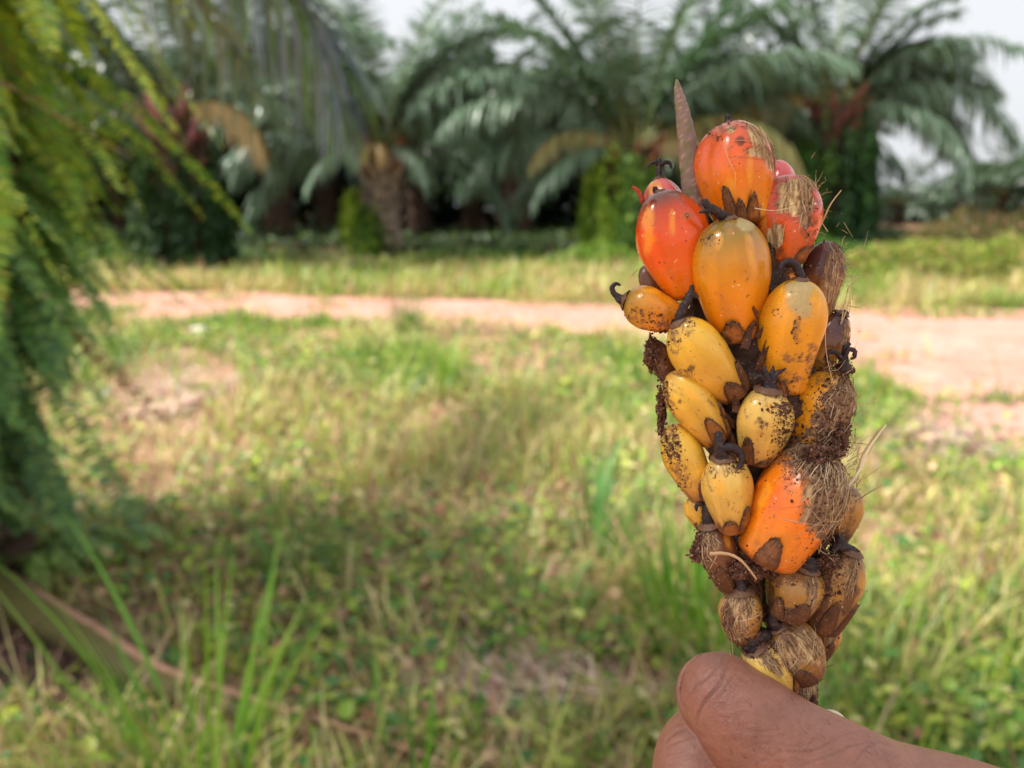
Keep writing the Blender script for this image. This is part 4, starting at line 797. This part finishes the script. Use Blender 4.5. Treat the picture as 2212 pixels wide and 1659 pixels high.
fruit('left_brown', (1534, 1130), (1578, 1272), 88, 'brownd', 'brown shrivelled fruit at the lower left with reddish soil on it', za=62, zb=35, ts=.4, rb=.6, base=.25, dirt=.55, stains_lights=(('fibd', 1530, 1180, 20, 40), ('lt', 1572, 1165, 8, 30, -15), ('soil', 1520, 1180, 25, 45)), fib=70, bract=((-.3, .5, .5),),
      stig=([(1534, 1136, 0, 18), (1530, 1116, 4, 14), (1526, 1096, 6, 11), (1524, 1088, 6, 7)], [(1524, 1096, 8, 5), (1512, 1088, 10, 4.5), (1504, 1094, 10, 4), (1505, 1104, 10, 2)]))
fruit('mid_brown', (1738, 1222), (1696, 1330), 116, 'brown', 'squat brownish yellow fruit under the big orange one', za=84, zb=55, ts=.45, pw=2.6, rb=.75, base=.1, dirt=.3, lump=.05, bract=((.1, .45, .5), (-.8, .55, .4)), stains_lights=(('soil', 1690, 1245, 40, 24), ('dark', 1660, 1285, 16, 34), ('fibd', 1752, 1275, 14, 40), ('dark', 1700, 1322, 50, 10)), fib=40,
      stig=([(1742, 1228, 6, 22), (1744, 1216, 8, 20), (1744, 1206, 8, 14)], [(1735, 1212, 14, 10), (1722, 1208, 16, 7)]))
fruit('right_brown', (1838, 1190), (1768, 1366), 100, 'brown', 'brownish yellow fruit at the lower right', za=58, zb=20, ts=.42, rb=.6, base=.15, dirt=.3, lump=.04, bract=((-.1, .52, .5), (.9, .5, .3)), stains_lights=(('fibd', 1842, 1240, 14, 60, 12), ('soil', 1800, 1240, 28, 50), ('dark', 1775, 1300, 16, 60, 20), ('dark', 1835, 1300, 12, 40, 25)), fib=60,
      stig=([(1836, 1196, 0, 18), (1822, 1182, 4, 13), (1808, 1180, 6, 12), (1797, 1192, 6, 8)], [(1815, 1182, 6, 12), (1814, 1166, 6, 11), (1812, 1156, 6, 7)]))
fruit('low_left', (1600, 1272), (1608, 1386), 92, 'brown', 'fibrous brown fruit low on the left side', za=62, zb=30, ts=.45, pw=2.3, rb=.6, base=.2, dirt=.4, stains_lights=(('fibd', 1592, 1325, 34, 60), ('dark', 1572, 1350, 14, 50)), fib=90, bract=((.6, .66, .4),),
      stig=([(1602, 1280, 2, 19), (1600, 1262, 6, 14), (1592, 1245, 8, 11), (1582, 1226, 8, 9), (1578, 1216, 8, 5)],))
fruit('behind_low', (1798, 1338), (1768, 1425), 56, 'brown', za=-15, zb=-30, bract=((0, .4, .5),), stains_lights=(('fibd', 1795, 1370, 12, 40, 10),), fib=40)
fruit('low_torn', (1680, 1346), (1752, 1462), 112, 'brown', 'round fruit low on the right wrapped in pale dry fibres', za=52, zb=15, ts=.48, pw=2.3, rb=.58, base=.2, dirt=.25, stains_lights=(('fib', 1738, 1395, 34, 46, -35), ('fibd', 1700, 1425, 46, 34, 30), ('dark', 1710, 1385, 20, 12, 40)), fib=200, bract=((-.5, .5, .5),),
      stig=([(1678, 1352, 4, 18), (1672, 1336, 8, 16), (1682, 1326, 10, 14), (1698, 1324, 10, 10), (1711, 1332, 10, 5)],))
fruit('bottom', (1628, 1392), (1690, 1500), 104, 'pale2', 'pale yellow fruit at the very bottom, touching the thumb', za=45, zb=10, ts=.45, pw=2.3, rb=.6, base=.12, dirt=.2, stains_lights=(('fibd', 1665, 1430, 14, 40, -40), ('soil', 1640, 1410, 30, 12)), fib=70, bract=((.8, .5, .4),),
      stig=([(1632, 1402, 4, 20), (1622, 1388, 8, 17), (1634, 1376, 10, 16), (1652, 1372, 10, 15), (1664, 1378, 8, 10)], [(1614, 1396, 12, 12), (1618, 1404, 12, 8)]))
fruit('bottom_husk', (1732, 1440), (1728, 1560), 70, 'brownd', za=-20, zb=-50, stains_lights=(('fibd', 1740, 1500, 40, 70),), fib=50, bract=((-.4, .3, .5), (.5, .35, .5)))
fruit('edge_husk', (1406, 735), (1450, 830), 52, 'brownd', za=0, zb=20, dirt=.8, bract=(), stains_lights=(('soil', 1410, 760, 30, 50),))
# red flap at the pinkish fruit, loose pale straws
def strands(name, lst, m_, parent=None):
    mb = MB()
    for pts, r, c in lst: tube(mb, [C3(p)[0] - SPIKE0 for p in pts], [r * UM * k for k in np.linspace(1, .4, len(pts))], 5, 6 * len(pts), col=lin(c), jitter=.08, rng=RS)
    return mb.build(name, m_, parent or spike)
strands('straw', [([(1756, 526, 40), (1766, 500, 44), (1778, 475, 46), (1795, 440, 48), (1817, 411, 50)], 3, (205, 178, 130))], M_fibre)
strands('straw', [([(1788, 500, 44), (1774, 478, 46), (1762, 452, 46)], 1.2, (220, 195, 150))], M_fibre)
strands('straw', [([(1816, 700, 50), (1832, 660, 46), (1842, 600, 44)], 1.4, (215, 190, 140))], M_fibre)
strands('straw', [([(1818, 692, 50), (1828, 640, 46), (1846, 590, 40)], 1.2, (215, 190, 140))], M_fibre)
strands('straw', [([(1805, 1080, 140), (1836, 1045, 130), (1860, 1010, 120), (1880, 965, 110), (1914, 918, 100)], 4.5, (236, 214, 180))], M_fibre)
strands('straw', [([(1850, 1030, 120), (1862, 985, 110), (1890, 940, 100), (1906, 920, 100)], 2.5, (190, 160, 120))], M_fibre)
strands('straw', [([(1534, 1196, 130), (1570, 1196, 140), (1600, 1210, 150), (1626, 1240, 150), (1634, 1252, 148)], 4, (206, 170, 130))], M_fibre)
strands('straw', [([(1785, 690, 130), (1783, 740, 130), (1790, 790, 120), (1806, 845, 120)], 1.1, (225, 200, 160))], M_fibre)
strands('straw', [([(1630, 450, 110), (1670, 455, 112), (1710, 450, 100), (1745, 462, 80)], 1.1, (228, 205, 160))], M_fibre)
strands('straw', [([(1563, 300, 120), (1572, 340, 125), (1588, 375, 128), (1587, 405, 128)], 1.0, (232, 190, 130))], M_fibre)
strands('straw', [([(1590, 1455, 40), (1583, 1410, 44), (1580, 1370, 44)], 1.5, (190, 160, 120)), ([(1586, 1440, 40), (1576, 1405, 44)], 1.8, (215, 190, 150))], M_fibre)
strands('sepal', [([(1388, 436, 0), (1384, 420, 4), (1374, 408, 8), (1366, 403, 8)], 7, (190, 70, 45))], M_husk)
# loose whiskers sticking out on the torn right side, and husk flakes in the gaps
rng = np.random.default_rng(12); mb = MB()
for i in range(420):
    y = rng.uniform(790, 1200); xr = np.interp(y, [790, 850, 950, 1000, 1100, 1200], [1835, 1850, 1848, 1858, 1850, 1815])
    x = xr - rng.uniform(0, 70); z = rng.uniform(20, 120) - (x - xr + 70) * .8; a = rng.normal(-1.9, .6) if rng.random() < .7 else rng.uniform(0, 6.28); L = rng.gamma(3, 9)
    p0 = np.array([x, y, z]); dv = np.array([-math.cos(a) , math.sin(a), rng.normal(0, .4)]); p1 = p0 + dv * L * .5 + rng.normal(0, 2, 3); p2 = p0 + dv * L + rng.normal(0, 5, 3)
    c = lin(((222, 196, 156), (176, 140, 104), (140, 106, 80), (240, 224, 196))[rng.integers(4)])
    r = rng.uniform(.5, 1.3) * UM; tube(mb, [C3(p)[0] - SPIKE0 for p in (p0, p1, p2)], [r, r, r * .4], 3, 6, col=c, caps=False)
for (cx, cy, z, n) in ((1765, 430, 40, 40), (1835, 600, 30, 40), (1815, 1200, 60, 40), (1820, 560, 30, 20), (1390, 600, 10, 15)):
    for i in range(n):
        p0 = np.array([cx, cy, z]) + rng.normal(0, 1, 3) * (12, 40, 10); dv = rng.normal(0, 1, 3) + (.5, -.3, 0); dv /= np.linalg.norm(dv); L = rng.gamma(2.5, 7)
        tube(mb, [C3(p)[0] - SPIKE0 for p in (p0, p0 + dv * L * .5 + rng.normal(0, 1.5, 3), p0 + dv * L)], [.8 * UM, .7 * UM, .3 * UM], 3, 6, col=np.array(lin((205, 175, 135))) * rng.uniform(.6, 1.1), caps=False)
ob = mb.build('loose_fibres', M_fibre, spike); ob['kind'] = 'stuff'
# soil crumbs
LUMPS = [(1408, 765, 15, 14, 32, 18), (1428, 885, 22, 9, 46, 16), (1452, 972, 18, 8, 24, 12), (1702, 895, 80, 14, 32, 16), (1772, 982, 150, 40, 18, 26), (1812, 935, 95, 20, 42, 26), (1514, 1178, 58, 12, 28, 16), (1503, 1196, 52, 12, 16, 10),
         (1640, 1237, 95, 14, 12, 12), (1786, 1215, 75, 22, 14, 18), (1600, 1232, 80, 22, 16, 12), (1642, 1386, 52, 22, 12, 10), (1822, 800, 62, 18, 14, 18), (1690, 1330, 50, 24, 10, 12), (1560, 1250, 45, 14, 14, 12)]
def crumbs():
    rng = np.random.default_rng(9); g = (1 + 5 ** .5) / 2
    ico = np.array([(-1, g, 0), (1, g, 0), (-1, -g, 0), (1, -g, 0), (0, -1, g), (0, 1, g), (0, -1, -g), (0, 1, -g), (g, 0, -1), (g, 0, 1), (-g, 0, -1), (-g, 0, 1)]) / 1.9
    fc = np.array([(0, 11, 5), (0, 5, 1), (0, 1, 7), (0, 7, 10), (0, 10, 11), (1, 5, 9), (5, 11, 4), (11, 10, 2), (10, 7, 6), (7, 1, 8), (3, 9, 4), (3, 4, 2), (3, 2, 6), (3, 6, 8), (3, 8, 9), (4, 9, 5), (2, 4, 11), (6, 2, 10), (8, 6, 7), (9, 8, 1)])
    P, R_s, Cc = [], [], []
    pal = [lin(x) for x in ((128, 92, 76), (100, 68, 54), (78, 50, 42), (160, 122, 100), (205, 175, 150))]
    allV = {k: PXV(F['V']) for k, F in FRUITS.items()}
    D = np.full((420, 160), -9.0)         # nearest surface per 4 x 4 cell, so grit lies on something
    def stamp(V): 
        x, y = PXV(V); i = ((y - 150) / 4).astype(int).clip(0, 419); j = ((x - 1300) / 4).astype(int).clip(0, 159); np.maximum.at(D, (i, j), V[:, 2])
    for F in FRUITS.values(): stamp(F['V'])
    th = np.linspace(0.01, np.pi - .01, 36); ph = np.linspace(0, 2 * np.pi, 48, endpoint=False)
    e = np.stack([np.sin(th)[:, None] * np.cos(ph), np.repeat(np.cos(th)[:, None], 48, 1), np.sin(th)[:, None] * np.sin(ph)], -1).reshape(-1, 3)
    for li, (cx, cy, z, rx, ry, rz) in enumerate(LUMPS):
        n1 = np.array([mnoise.noise(Vector(q * 2.2) + Vector((li * 3.1, 0, 0))) + .6 * mnoise.noise(Vector(q * 6) + Vector((li * 3.1, 5, 0))) + .35 * mnoise.noise(Vector(q * 14)) for q in e])
        ml = MB(); V = C3(np.array([cx, cy, z]) + e * (1 + .55 * n1)[:, None] * np.array([rx, ry, rz])); stamp(V)
        ml.add(V - SPIKE0, grid_quads(36, 48), col=np.array(lin((112, 80, 66))) * (1 + .5 * n1)[:, None]); ml.build('soil_lump', M_soil, spike)
    for (key, cx, cy, rx, ry, dens) in SOILPTS:
        F = FRUITS[key]; px, py = allV[key]; m = (((px - cx) / rx) ** 2 + ((py - cy) / ry) ** 2 < 1.2) & (np.cos(F['pp']) > -.1)
        nz = fbm(px * .09, py * .09, 77, 3) > .5; ids = np.nonzero(m & nz)[0]
        if not len(ids): continue
        n = int(rx * ry * .12 * dens) + 6; k = rng.choice(ids, n); P.append(F['V'][k] + rng.normal(0, .5, (n, 3)) * UM); R_s.append(rng.gamma(2.2, .5, n).clip(.45, 3.6)); Cc.append(rng.choice(4, n, p=[.4, .3, .15, .15]))
    for key, F in FRUITS.items():            # fine grit everywhere, more at the base
        n = 90 if key in ('left_red', 'centre_gold', 'top', 'pinkleft') else 95; wgt = (.25 + F['tt'] ** 2 * 1.5) * (np.cos(F['pp']) > -.3) * F['rad'](F['tt']); wgt /= wgt.sum()
        k = rng.choice(len(F['V']), n, p=wgt); P.append(F['V'][k]); R_s.append(rng.gamma(1.4, .42, n).clip(.25, 2.6)); Cc.append(rng.choice(5, n, p=[.25, .15, .15, .2, .25]))
    for (cx, cy, z, sx, sy, sz, n) in ((1408, 765, 30, 12, 34, 20, 420), (1428, 880, 30, 10, 45, 16, 360), (1452, 970, 20, 10, 25, 16, 160), (1700, 900, 95, 14, 34, 16, 300), (1706, 880, 100, 22, 10, 14, 160), (1770, 985, 150, 48, 22, 22, 900), (1800, 930, 120, 30, 40, 25, 450), (1512, 1180, 60, 12, 20, 16, 360), (1505, 1200, 60, 8, 14, 12, 160),
                                        (1640, 1235, 110, 14, 12, 12, 140), (1600, 1230, 95, 24, 18, 14, 220), (1785, 1215, 80, 26, 16, 20, 260), (1790, 880, 100, 20, 40, 20, 280), (1775, 1060, 170, 24, 60, 16, 420), (1820, 800, 80, 20, 14, 16, 240), (1590, 1010, 120, 10, 10, 8, 40), (1640, 1395, 60, 26, 12, 10, 200), (1680, 1330, 55, 26, 10, 10, 160), (1560, 1248, 60, 14, 14, 12, 160), (1795, 1290, 40, 14, 50, 14, 160)):
        n = int(n * 1.8); q = np.array([cx, cy, z]) + rng.standard_normal((n, 3)) * (sx, sy, sz); i = ((q[:, 1] - 150) / 4).astype(int).clip(0, 419); j = ((q[:, 0] - 1300) / 4).astype(int).clip(0, 159); zz = D[i, j]; ok = zz > -5
        q = q[ok]; v = C3(q); dz = zz[ok] / v[:, 2]; v = v * dz[:, None]; v[:, 2] += rng.uniform(-.5, 1.5, len(v)) * UM; n = len(v)
        P.append(v); R_s.append(rng.gamma(2.2, .55, n).clip(.5, 4)); Cc.append(rng.choice(4, n, p=[.35, .3, .2, .15]))
    P = np.concatenate(P) - SPIKE0; Rr = np.concatenate(R_s) * UM * 1.0; Cc = np.concatenate(Cc); n = len(P)
    V = ico[None] * (Rr[:, None, None] * rng.uniform(.5, 1.4, (n, 12, 1)) * rng.uniform(.6, 1.3, (n, 1, 3))) + P[:, None]
    f = (fc[None] + (np.arange(n) * 12)[:, None, None]).reshape(-1, 3); mb = MB(); col = np.array(pal)[Cc] * rng.uniform(.7, 1.2, (n, 1))
    mb.add(V.reshape(-1, 3), None, f, col=np.repeat(col, 12, 0)); o = mb.build('soil_crumbs', M_soil, spike, smooth=False); o['kind'] = 'stuff'
crumbs()
# dry husk flakes filling the gaps between fruits
rng = np.random.default_rng(21); mb = MB()
for i in range(420):
    y = rng.uniform(560, 1480) if i < 240 else rng.uniform(1130, 1480); xc = np.interp(y, *XC); wc = np.interp(y, *WC); a = rng.uniform(-1.4, 1.4); x = xc + math.sin(a) * wc * (.62 if i < 240 else .78); z = math.cos(a) * wc * (.62 if i < 240 else .74) - 20 + zbase(y)
    s = rng.uniform(10, 26); up = np.array([math.sin(a) * .6, -1, math.cos(a) * .5]) + rng.normal(0, .3, 3); up /= np.linalg.norm(up); sd = np.cross(up, [math.sin(a), 0, math.cos(a)]); sd /= np.linalg.norm(sd)
    p = np.array([x, y, z]); grid = []
    for k in range(5):
        wd = (1, 1.1, .9, .6, .05)[k] * s * .35; cpt = p + up * s * (k - 1) * .45 + np.array([math.sin(a), 0, math.cos(a)]) * (k ** 2) * .4
        grid += [cpt - sd * wd, cpt + np.array([math.sin(a), 0, math.cos(a)]) * wd * .4, cpt + sd * wd]
    mb.add(C3(np.array(grid)) - SPIKE0, grid_quads(5, 3, False), col=np.array(lin((96, 60, 40))) * rng.uniform(.5, 1.6))
ob = mb.build('husk_flakes', M_husk, spike); ob['kind'] = 'stuff'

# ------------------------------------------------------------------ the hand
def hand():
    mb = MB()
    def limb(lst, n=None, seg=28, sx=1.0):
        pts = [C3((x, y, z))[0] for x, y, z, r in lst]; rad = [r * UM * (FD - z * UM) / FD for x, y, z, r in lst]
        tube(mb, pts, rad, seg, n or len(lst) * 10, sx=sx)
        for p, r in ((pts[0], rad[0]), (pts[-1], rad[-1])):
            th = np.linspace(0, np.pi, 16); ph = np.linspace(0, 2 * np.pi, 24, endpoint=False)
            v = np.stack([np.sin(th)[:, None] * np.cos(ph), np.sin(th)[:, None] * np.sin(ph), np.repeat(np.cos(th)[:, None], 24, 1)], -1) * r * .99 + p
            mb.add(v, grid_quads(16, 24))
    # thumb: tip curls back behind, knuckle at the upper left, base at the lower right
    limb([(1575, 1560, -60, 66), (1548, 1515, -5, 80), (1553, 1500, 45, 90), (1600, 1545, 72, 108), (1690, 1628, 80, 128), (1800, 1700, 76, 146), (1920, 1775, 60, 168), (2080, 1832, 35, 184), (2210, 1886, 15, 194)])
    # index finger: bent below the thumb
    limb([(1780, 1640, -160, 80), (1660, 1600, -150, 80), (1570, 1608, -95, 84), (1522, 1625, -30, 96), (1508, 1690, 10, 98), (1540, 1800, 30, 98), (1640, 1920, 30, 98), (1750, 2000, -10, 92)])
    limb([(1760, 2010, -20, 88), (1680, 1830, -170, 84), (1760, 1700, -215, 80)])
    # middle, ring and little fingers curl under, out of the frame
    for k, (dy, s) in enumerate(((190, 1.0), (370, .94), (540, .82))):
        limb([(1640, 1760 + dy, -250, 78 * s), (1560, 1760 + dy, -160, 84 * s), (1525, 1790 + dy, -50, 92 * s), (1570, 1850 + dy, 25, 96 * s), (1720, 1880 + dy, 45, 98 * s), (1900, 1880 + dy, 10, 104 * s), (2150, 1850 + dy * .9, -60, 120)])
    # finger showing pale behind the stalk
    limb([(1793, 1580, -95, 42), (1850, 1640, -120, 70), (1980, 1760, -120, 100)])
    # palm, wrist and forearm
    limb([(2080, 1950, -20, 205), (2250, 2010, -40, 213), (2450, 2075, -50, 190), (2700, 2150, -50, 180), (3100, 2230, -50, 210), (3700, 2480, -50, 250), (4600, 2850, -50, 290)], n=90)
    limb([(2000, 2100, -60, 170), (2150, 2350, -70, 150), (2350, 2200, -60, 170)])
    limb([(1900, 2000, -80, 150), (2050, 2250, -90, 150)])
    me = mb.mesh('tmp', M_dark); o = bpy.data.objects.new('tmp', me); COL.objects.link(o)
    rm = o.modifiers.new('r', 'REMESH'); rm.mode = 'VOXEL'; rm.voxel_size = .00055; rm.adaptivity = 0
    sm = o.modifiers.new('s', 'SMOOTH'); sm.factor = .5; sm.iterations = 26
    dg = bpy.context.evaluated_depsgraph_get(); dg.update(); ev = o.evaluated_get(dg); m2 = bpy.data.meshes.new_from_object(ev)
    n = len(m2.vertices); V = np.zeros(n * 3, np.float32); m2.vertices.foreach_get('co', V); V = V.reshape(-1, 3).astype(float)
    Nn = np.zeros(n * 3, np.float32); m2.vertices.foreach_get('normal', Nn); Nn = Nn.reshape(-1, 3).astype(float)
    bpy.data.objects.remove(o)
    px, py = PXV(V); vis = Nn[:, 2] > -.05
    disp = np.zeros(n)
    U = lambda u, v: (1296 + u * .2891, 1278.7 + v * .2891)
    CR = [  # creases of the knuckle and the skin folds: points in the 4th zoom, depth, width
        ([(880, 555), (800, 640), (720, 700), (650, 800)], 1.3, 3.2), ([(945, 560), (900, 680), (830, 760), (760, 850), (715, 1010)], 1.9, 3.6), ([(1010, 600), (960, 680), (900, 780), (840, 860)], .9, 2.6),
        ([(700, 640), (760, 690), (700, 760)], .7, 2.4), ([(780, 600), (730, 680), (660, 720)], .7, 2.4), ([(870, 720), (800, 800), (730, 900), (700, 980)], 1.0, 2.6), ([(1050, 640), (1010, 720), (960, 780)], .6, 2.2),
        ([(1060, 1010), (1200, 1040), (1330, 1010)], .5, 2.4), ([(1100, 1140), (1300, 1130), (1500, 1150), (1700, 1060)], .6, 2.6), ([(1140, 1290), (1350, 1200), (1600, 1180), (1850, 1060), (2050, 1040)], .8, 3), ([(1500, 1300), (1700, 1230), (1900, 1150), (2150, 1100)], .8, 3),
        ([(1650, 1000), (1800, 960), (1900, 900)], .6, 2.6), ([(1880, 1300), (1980, 1180), (2080, 1130), (2200, 1160)], .8, 3), ([(1000, 900), (1080, 980), (1200, 960)], .4, 2.2), ([(1150, 1080), (1260, 1080), (1290, 1100)], .5, 2.2), ([(880, 1000), (1000, 1090), (1080, 1180)], .4, 2.2),
        ([(490, 1130), (560, 1060), (660, 1020)], 1.0, 2.8), ([(470, 1180), (560, 1130), (650, 1100)], .8, 2.6), ([(500, 1050), (560, 1000), (630, 985)], .6, 2.4), ([(440, 1250), (540, 1210), (640, 1200)], .6, 2.4), ([(620, 1180), (700, 1240), (780, 1260)], .4, 2.2)]
    rg = np.random.default_rng(31)
    for i in range(130):                     # short fine folds over the back of the hand
        u0, v0 = rg.uniform(980, 2250), rg.uniform(760, 1380); a = rg.normal(-.35, .5) if rg.random() < .6 else rg.normal(.9, .4); l = rg.uniform(60, 240)
        CR.append(([(u0 + l * s * math.cos(a) + rg.normal(0, 8), v0 + l * s * math.sin(a) + rg.normal(0, 8)) for s in (0, .35, .7, 1)], rg.uniform(.2, .45), rg.uniform(1.2, 2.0)))
    for pts, dep, wd in CR:
        q = spline([U(*p) for p in pts], 90); sel = np.nonzero(vis & (px > q[:, 0].min() - 14) & (px < q[:, 0].max() + 14) & (py > q[:, 1].min() - 14) & (py < q[:, 1].max() + 14))[0]
        if not len(sel): continue
        dd = np.hypot(px[sel][:, None] - q[None, :, 0], py[sel][:, None] - q[None, :, 1]); j = dd.argmin(1); dm = dd.min(1); fade = np.sin(np.pi * (j + 1.5) / 92) ** .6
        disp[sel] -= dep * 1.35 * UM * np.exp(-(dm / wd) ** 2) * fade; disp[sel] += dep * .3 * UM * np.exp(-((dm - wd * 2.3) / wd) ** 2) * fade
    disp += UM * 1.6 * (fbm(px * .022, py * .022, 3, 3) - .5) * vis
    V = V + Nn * disp[:, None]
    base = np.array(lin((145, 98, 82))); g = fbm(px * .02, py * .02, 13, 4) - .5
    c = base * (1 + .5 * g)[:, None]
    redd = np.clip((fbm(px * .012 + 4, py * .012, 15, 2) - .5) * 3, 0, 1); c = mixw(c, redd * .35, lin((140, 78, 68)))
    c = mixw(c, np.clip(-disp / UM / 1.3, 0, 1) * .42, lin((84, 48, 40)))      # darker brown in the folds
    back = np.clip((-40 - (V[:, 2] + FD) / UM) / 25, 0, 1) * (px > 1760) * (py < 1700); c = mixw(c, back, lin((214, 176, 140)))
    nv = n; V0 = C3((1900, 1760, 0))[0]
    m2.vertices.foreach_set('co', (V - V0).astype(np.float32).ravel())
    for a_ in list(m2.color_attributes): m2.color_attributes.remove(a_)
    ca = m2.color_attributes.new('Col', 'FLOAT_COLOR', 'POINT'); ca.data.foreach_set('color', np.concatenate([c, np.ones((nv, 1))], 1).astype(np.float32).ravel())
    m2.polygons.foreach_set('use_smooth', np.ones(len(m2.polygons), bool)); m2.materials.clear()
    sk = mat('skin', .46, spec=.5, sss=.12, bump=[(1500, .6, .00035, 3, (1, 1, 1)), (420, .5, .0007, 5, (1, 1, 1)), (180, .5, .001, 4, (1, 2.2, 1))], var=[(500, .25, lin((120, 70, 56))), (2600, .35, lin((180, 140, 125)), (1, 1, 1), (.66, .72))])
    m2.materials.append(sk); m2.update()
    h = bpy.data.objects.new('person', m2); COL.objects.link(h); h.matrix_world = CM @ Matrix.Translation(Vector(V0))
    tag(h, 'brown hand at lower right pinching the fruit spike between thumb and bent finger', 'person')
    # fingernail showing pale behind the thumb
    mbn = MB(); th = np.linspace(0, np.pi, 14); ph = np.linspace(0, 2 * np.pi, 24, endpoint=False); p = C3((1796, 1566, -66))[0]
    v = np.stack([np.sin(th)[:, None] * np.cos(ph) * 40, np.sin(th)[:, None] * np.sin(ph) * 33, np.repeat(np.cos(th)[:, None], 24, 1) * 20], -1).reshape(-1, 3)
    ca_, sa_ = math.cos(-.5), math.sin(-.5); v = np.stack([v[:, 0] * ca_ - v[:, 1] * sa_, v[:, 0] * sa_ + v[:, 1] * ca_, v[:, 2]], -1) * UM
    mbn.add(v + p - V0, grid_quads(14, 24), col=lin((232, 214, 180))); mbn.build('fingernail', mat('nail', .35, spec=.5, sss=.1), h)
    # short fine hairs on the thumb
    mbh = MB(); tri = np.nonzero((Nn[:, 2] > .25) & (px > 1560) & (px < 1900) & (py > 1470) & (py < 1640))[0]; rg = np.random.default_rng(8)
    for i in rg.choice(tri, 90):
        b = V[i] - V0; dv = nrm(np.array([-.6, .55, 0]) + rg.normal(0, .45, 3)); l = rg.uniform(8, 20) * UM; nn = Nn[i]
        dv = nrm(dv - nn * (dv @ nn) + nn * .25); tube(mbh, [b, b + dv * l * .5 + nn * l * .1, b + dv * l], [.35 * UM, .3 * UM, .12 * UM], 3, 5, col=lin((190, 150, 120)) if rg.random() < .5 else lin((70, 45, 38)), caps=False)
    mbh.build('hair', M_fibre, h)['kind'] = 'stuff'
hand()
